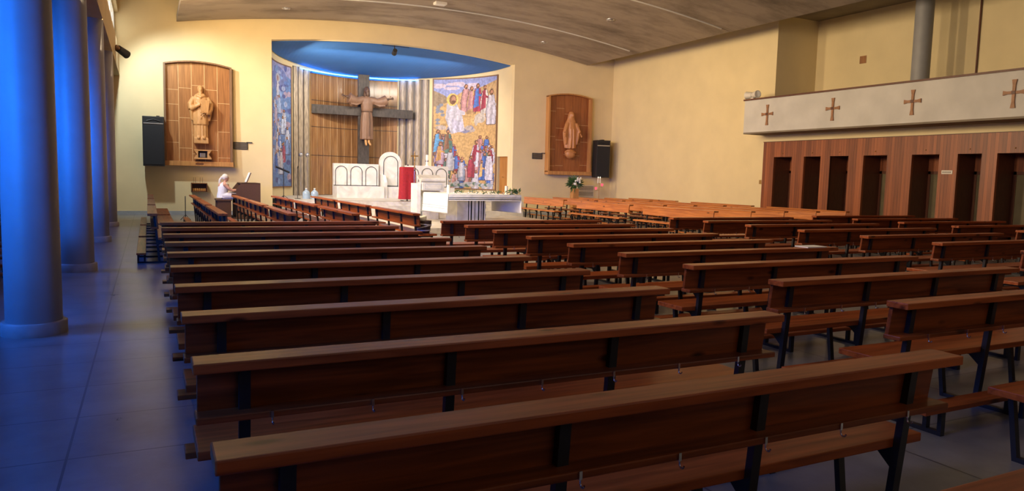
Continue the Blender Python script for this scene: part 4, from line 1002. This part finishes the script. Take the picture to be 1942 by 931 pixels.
a = MB(); a.box((-.02, -.42, .3), (.02, .42, .4), M['organ']); a.build('stretcher', t)
# organist
t = thing('person', (2.22, 25.98, .65), 'person with white hair in white sleeveless top and shorts playing the organ', 'person')
a = MB(); sk = M['skin']
a.tube([(0, 0, .10), (.0, 0, .22), (.03, 0, .42), (.05, 0, .52)], [.15, .13, .155, .12], sk, 18, True, 1.15)
a.tube([(.055, 0, .50), (.085, 0, .62)], [.055, .05], sk, 14)
a.ball((.10, 0, .70), (.092, .076, .112), sk, 20)
a.ball((.188, 0, .685), (.024, .014, .018), sk, 8); a.ball((.17, 0, .635), (.025, .03, .014), sk, 8); a.ball((.155, 0, .605), (.03, .03, .022), sk, 8)
for sy in (-1, 1):
    a.ball((.085, sy*.077, .69), (.02, .012, .03), sk, 8); a.ball((.165, sy*.03, .725), (.02, .022, .01), sk, 8)
    a.tube([(.04, sy*.12, .50), (.05, sy*.19, .47), (.17, sy*.215, .35), (.27, sy*.20, .28)], [.06, .062, .05, .043], sk, 14)
    a.tube([(.27, sy*.20, .28), (.38, sy*.17, .29), (.49, sy*.14, .305)], [.043, .038, .026], sk, 12)
    a.tube([(.0, sy*.09, .09), (.2, sy*.10, .10), (.43, sy*.11, .075)], [.10, .088, .062], sk, 16)
    a.tube([(.43, sy*.11, .075), (.47, sy*.11, -.12), (.52, sy*.11, -.36), (.53, sy*.11, -.47)], [.062, .058, .04, .036], sk, 14)
    a.tube([(.50, sy*.11, -.51), (.58, sy*.11, -.53), (.70, sy*.11, -.55)], [.042, .042, .028], sk, 12, True, .8)
    c = Vector((.49, sy*.14, .305)); d = Vector((1, -sy*.1, -.05)).normalized()
    a.tube([c, c+d*.05, c+d*.09], [.026, .038, .036], sk, 10, True, .55)
    sdv = Vector((0, 1, 0))
    for k, L in enumerate((.06, .075, .08, .07)):
        q = c+d*.085+sdv*(k-1.5)*.02
        a.tube([q, q+d*L*.5+Vector((0, 0, .006)), q+d*L*.9+Vector((0, 0, -.02))], [.0095, .009, .008], sk, 8)
    q = c+d*.02-sdv*sy*.03; a.tube([q, q+d*.04-sdv*sy*.015, q+d*.065-sdv*sy*.012+Vector((0, 0, -.012))], [.012, .011, .009], sk, 8)
remesh(a.build('body', t), .0075)
a = MB(); a.rings([[(x+rx*math.cos(v), ry*math.sin(v), z) for v in [2*math.pi*k/32 for k in range(32)]] for (x, z, rx, ry) in ((-.01, .04, .185, .22), (-.01, .14, .17, .19), (.0, .25, .155, .175), (.025, .40, .17, .185), (.035, .50, .13, .17), (.045, .545, .08, .10))], M['white_cotton'])
a.build('sleeveless_top', t)
for sy in (-1, 1):
    a = MB(); a.tube([(-.03, sy*.09, .09), (.18, sy*.10, .10), (.31, sy*.105, .095)], [.125, .115, .108], M['white_cotton'], 20); a.build('shorts_leg', t)
a = MB(); a.ball((.078, 0, .725), (.105, .089, .105), M['hair'], 20); a.ball((-.02, 0, .70), (.05, .05, .055), M['hair'], 14); a.tube([(-.04, 0, .70), (-.085, 0, .62), (-.095, 0, .50), (-.085, 0, .42)], [.03, .04, .032, .012], M['hair'], 12); a.build('hair', t)
a = MB()
for sy in (-1, 1): a.ball((.176, sy*.033, .712), .009, M['steel'], 8)
a.build('eyes', t)
# votive rack on the wall
t = thing('votive_rack', (1.62, YW, .82), 'small wooden rack with thin black spikes on the wall left of the organ', 'rack')
a = MB(); a.box((-.26, -.30, 0), (.26, 0, .03), M['panel_dark'], .004); a.box((-.26, -.04, 0), (.26, 0, .31), M['panel_dark'])
for x in (-.26, .235): a.box((x, -.30, 0), (x+.025, 0, .31), M['panel_dark'])
a.box((-.26, -.30, .285), (.26, 0, .31), M['oak'], .004); a.build('rack', t)
for k in range(7):
    a = MB(); a.lathe([(.022, 0), (.028, .06), (.02, .09)], (-.19+.063*k, -.2, .03), M['amber'], 10); a.build('amber_cup', t)
for k, x in enumerate((-.18, -.12, .03, .11)):
    a = MB(); a.tube([(x, -.15, .31), (x+.004, -.15, .50)], .005, M['steel'], 6); a.build('spike', t)
t = thing('floor_stand', (1.05, 25.3, 0), 'thin dark low stand on the floor before the altar wall, left of the organ', 'stand')
a = MB(); a.tube([(0, 0, 0), (0, 0, .75)], .012, M['steel'], 8); a.tube([(-.15, -.05, 0), (0, 0, .16), (.15, -.05, 0)], .011, M['steel'], 6); a.tube([(0, 0, .16), (0, .16, 0)], .011, M['steel'], 6); a.build('stand', t)
# basket on the side pew
t = thing('basket', (4.94, 13.86, .449), 'dark basket with pale straps on the seat of the nearest left side pew', 'basket')
a = MB(); a.lathe([(.12, 0), (.13, .02), (.165, .24), (.158, .245), (.12, .04)], (0, 0, 0), M['basket'], 24); a.build('body', t)
for p, q in (((-.17, .20), (.17, .14)), ((-.15, .08), (.16, .19)), ((-.14, .05), (.14, .05))):
    a = MB(); a.rings([[( (.128+.037*z/.24+.004+e)*math.cos(v), (.128+.037*z/.24+.004+e)*math.sin(v), z+dz) for e, dz in ((0, -.012), (.004, -.012), (.004, .012), (0, .012))] for v, z in [(math.pi+math.pi*1.0*k/16, p[1]+(q[1]-p[1])*k/16) for k in range(17)]], M['cloth']); a.build('strap', t)
a = MB(); a.obox((-.06, 0, .27), (.10, 0, .03), (0, .08, 0), (0, 0, .05), M['paper'], .02); a.build('cloth_bundle', t)
# leaflet on a seat in the right block
a = MB(); a.box((-.16, -.10, 0), (.16, .10, .012), M['paper']); one(a, 'leaflet', 'white leaflet lying on a pew ledge in the right block', 'paper', None).location = (8.0, 6.2, .0)
bpy.data.objects['leaflet'].location = (7.15, 6.22, .851)

# ------------------------------------------------------------------ flowers and candle stand on the right
t = thing('flower_stand', (16.68, 27.35, 0), 'tall square light wooden pedestal carrying the bouquet', 'pedestal')
a = MB(); a.box((-.14, -.14, .04), (.14, .14, 1.18), M['oak_edge'], .008); a.build('shaft', t)
a = MB(); a.box((-.18, -.18, 0), (.18, .18, .04), M['oak_edge'], .006); a.build('base', t)
t = thing('bouquet', (16.68, 27.35, 1.18), 'bouquet of white flowers with dark green leaves on the wooden pedestal', 'bouquet')
rr = random.Random(11)
a = MB(); a.lathe([(.08, 0), (.10, .04), (.09, .12)], (0, 0, 0), M['leaf'], 16); a.build('bowl', t)
a = MB()
for k in range(90):
    d = Vector((rr.gauss(0, 1), rr.gauss(0, .7), rr.gauss(.35, .8))).normalized(); L = rr.uniform(.2, .40)
    p = Vector((0, 0, .18)) + d*.08; sdv = d.cross(Vector((rr.random(), rr.random(), .3))).normalized(); e = p + d*L; m_ = p + d*L*.6 + Vector((0, 0, .03)); w_ = .035
    a.add([p, m_+sdv*w_, e, m_-sdv*w_, m_+d.cross(sdv)*.012], [(0, 1, 4), (1, 2, 4), (2, 3, 4), (3, 0, 4), (0, 3, 2, 1)], M['leaf'])
a.build('leaves', t)
for k in range(12):
    v = k*2.4; a = MB(); c = (.24*math.cos(v)*rr.uniform(.3, 1), -.20-.12*rr.random(), .20+.26*rr.uniform(-.3, 1))
    a.ball(c, .038, M['petal'], 10)
    for q in range(5): a.ball((c[0]+.035*math.cos(q*1.257), c[1], c[2]+.035*math.sin(q*1.257)), (.026, .014, .026), M['petal'], 8)
    a.build('flower', t)
t = thing('candle_stand', (17.98, 27.4, 0), 'slim metal stand with two lit white candles and red votive lamps, right of the bouquet', 'candle stand')
a = MB(); a.tube([(0, 0, .02), (0, 0, 1.42)], .013, M['brass'], 8); a.lathe([(.15, 0), (.14, .02), (.02, .04)], (0, 0, 0), M['brass'], 18); a.build('pole', t)
a = MB(); a.tube([(-.06, 0, 1.42), (.06, 0, 1.42)], .012, M['brass'], 6); a.tube([(0, 0, 1.12), (-.15, 0, 1.10), (-.16, 0, 1.14)], .009, M['brass'], 6); a.tube([(0, 0, 1.28), (.15, 0, 1.26), (.16, 0, 1.30)], .009, M['brass'], 6); a.build('arms', t)
for x in (-.055, .05):
    a = MB(); a.lathe([(.032, 0), (.032, .22), (.02, .225)], (x, 0, 1.43), M['candle'], 12); a.build('candle', t)
    a = MB(); a.lathe([(.005, 0), (.016, .02), (.004, .06)], (x, 0, 1.66), M['flame'], 8); a.build('flame', t)
for x, z in ((-.16, 1.14), (.16, 1.30)):
    a = MB(); a.lathe([(.03, 0), (.05, .04), (.055, .11), (.045, .115)], (x, 0, z), M['red_glass'], 14); a.build('red_glass_cup', t)
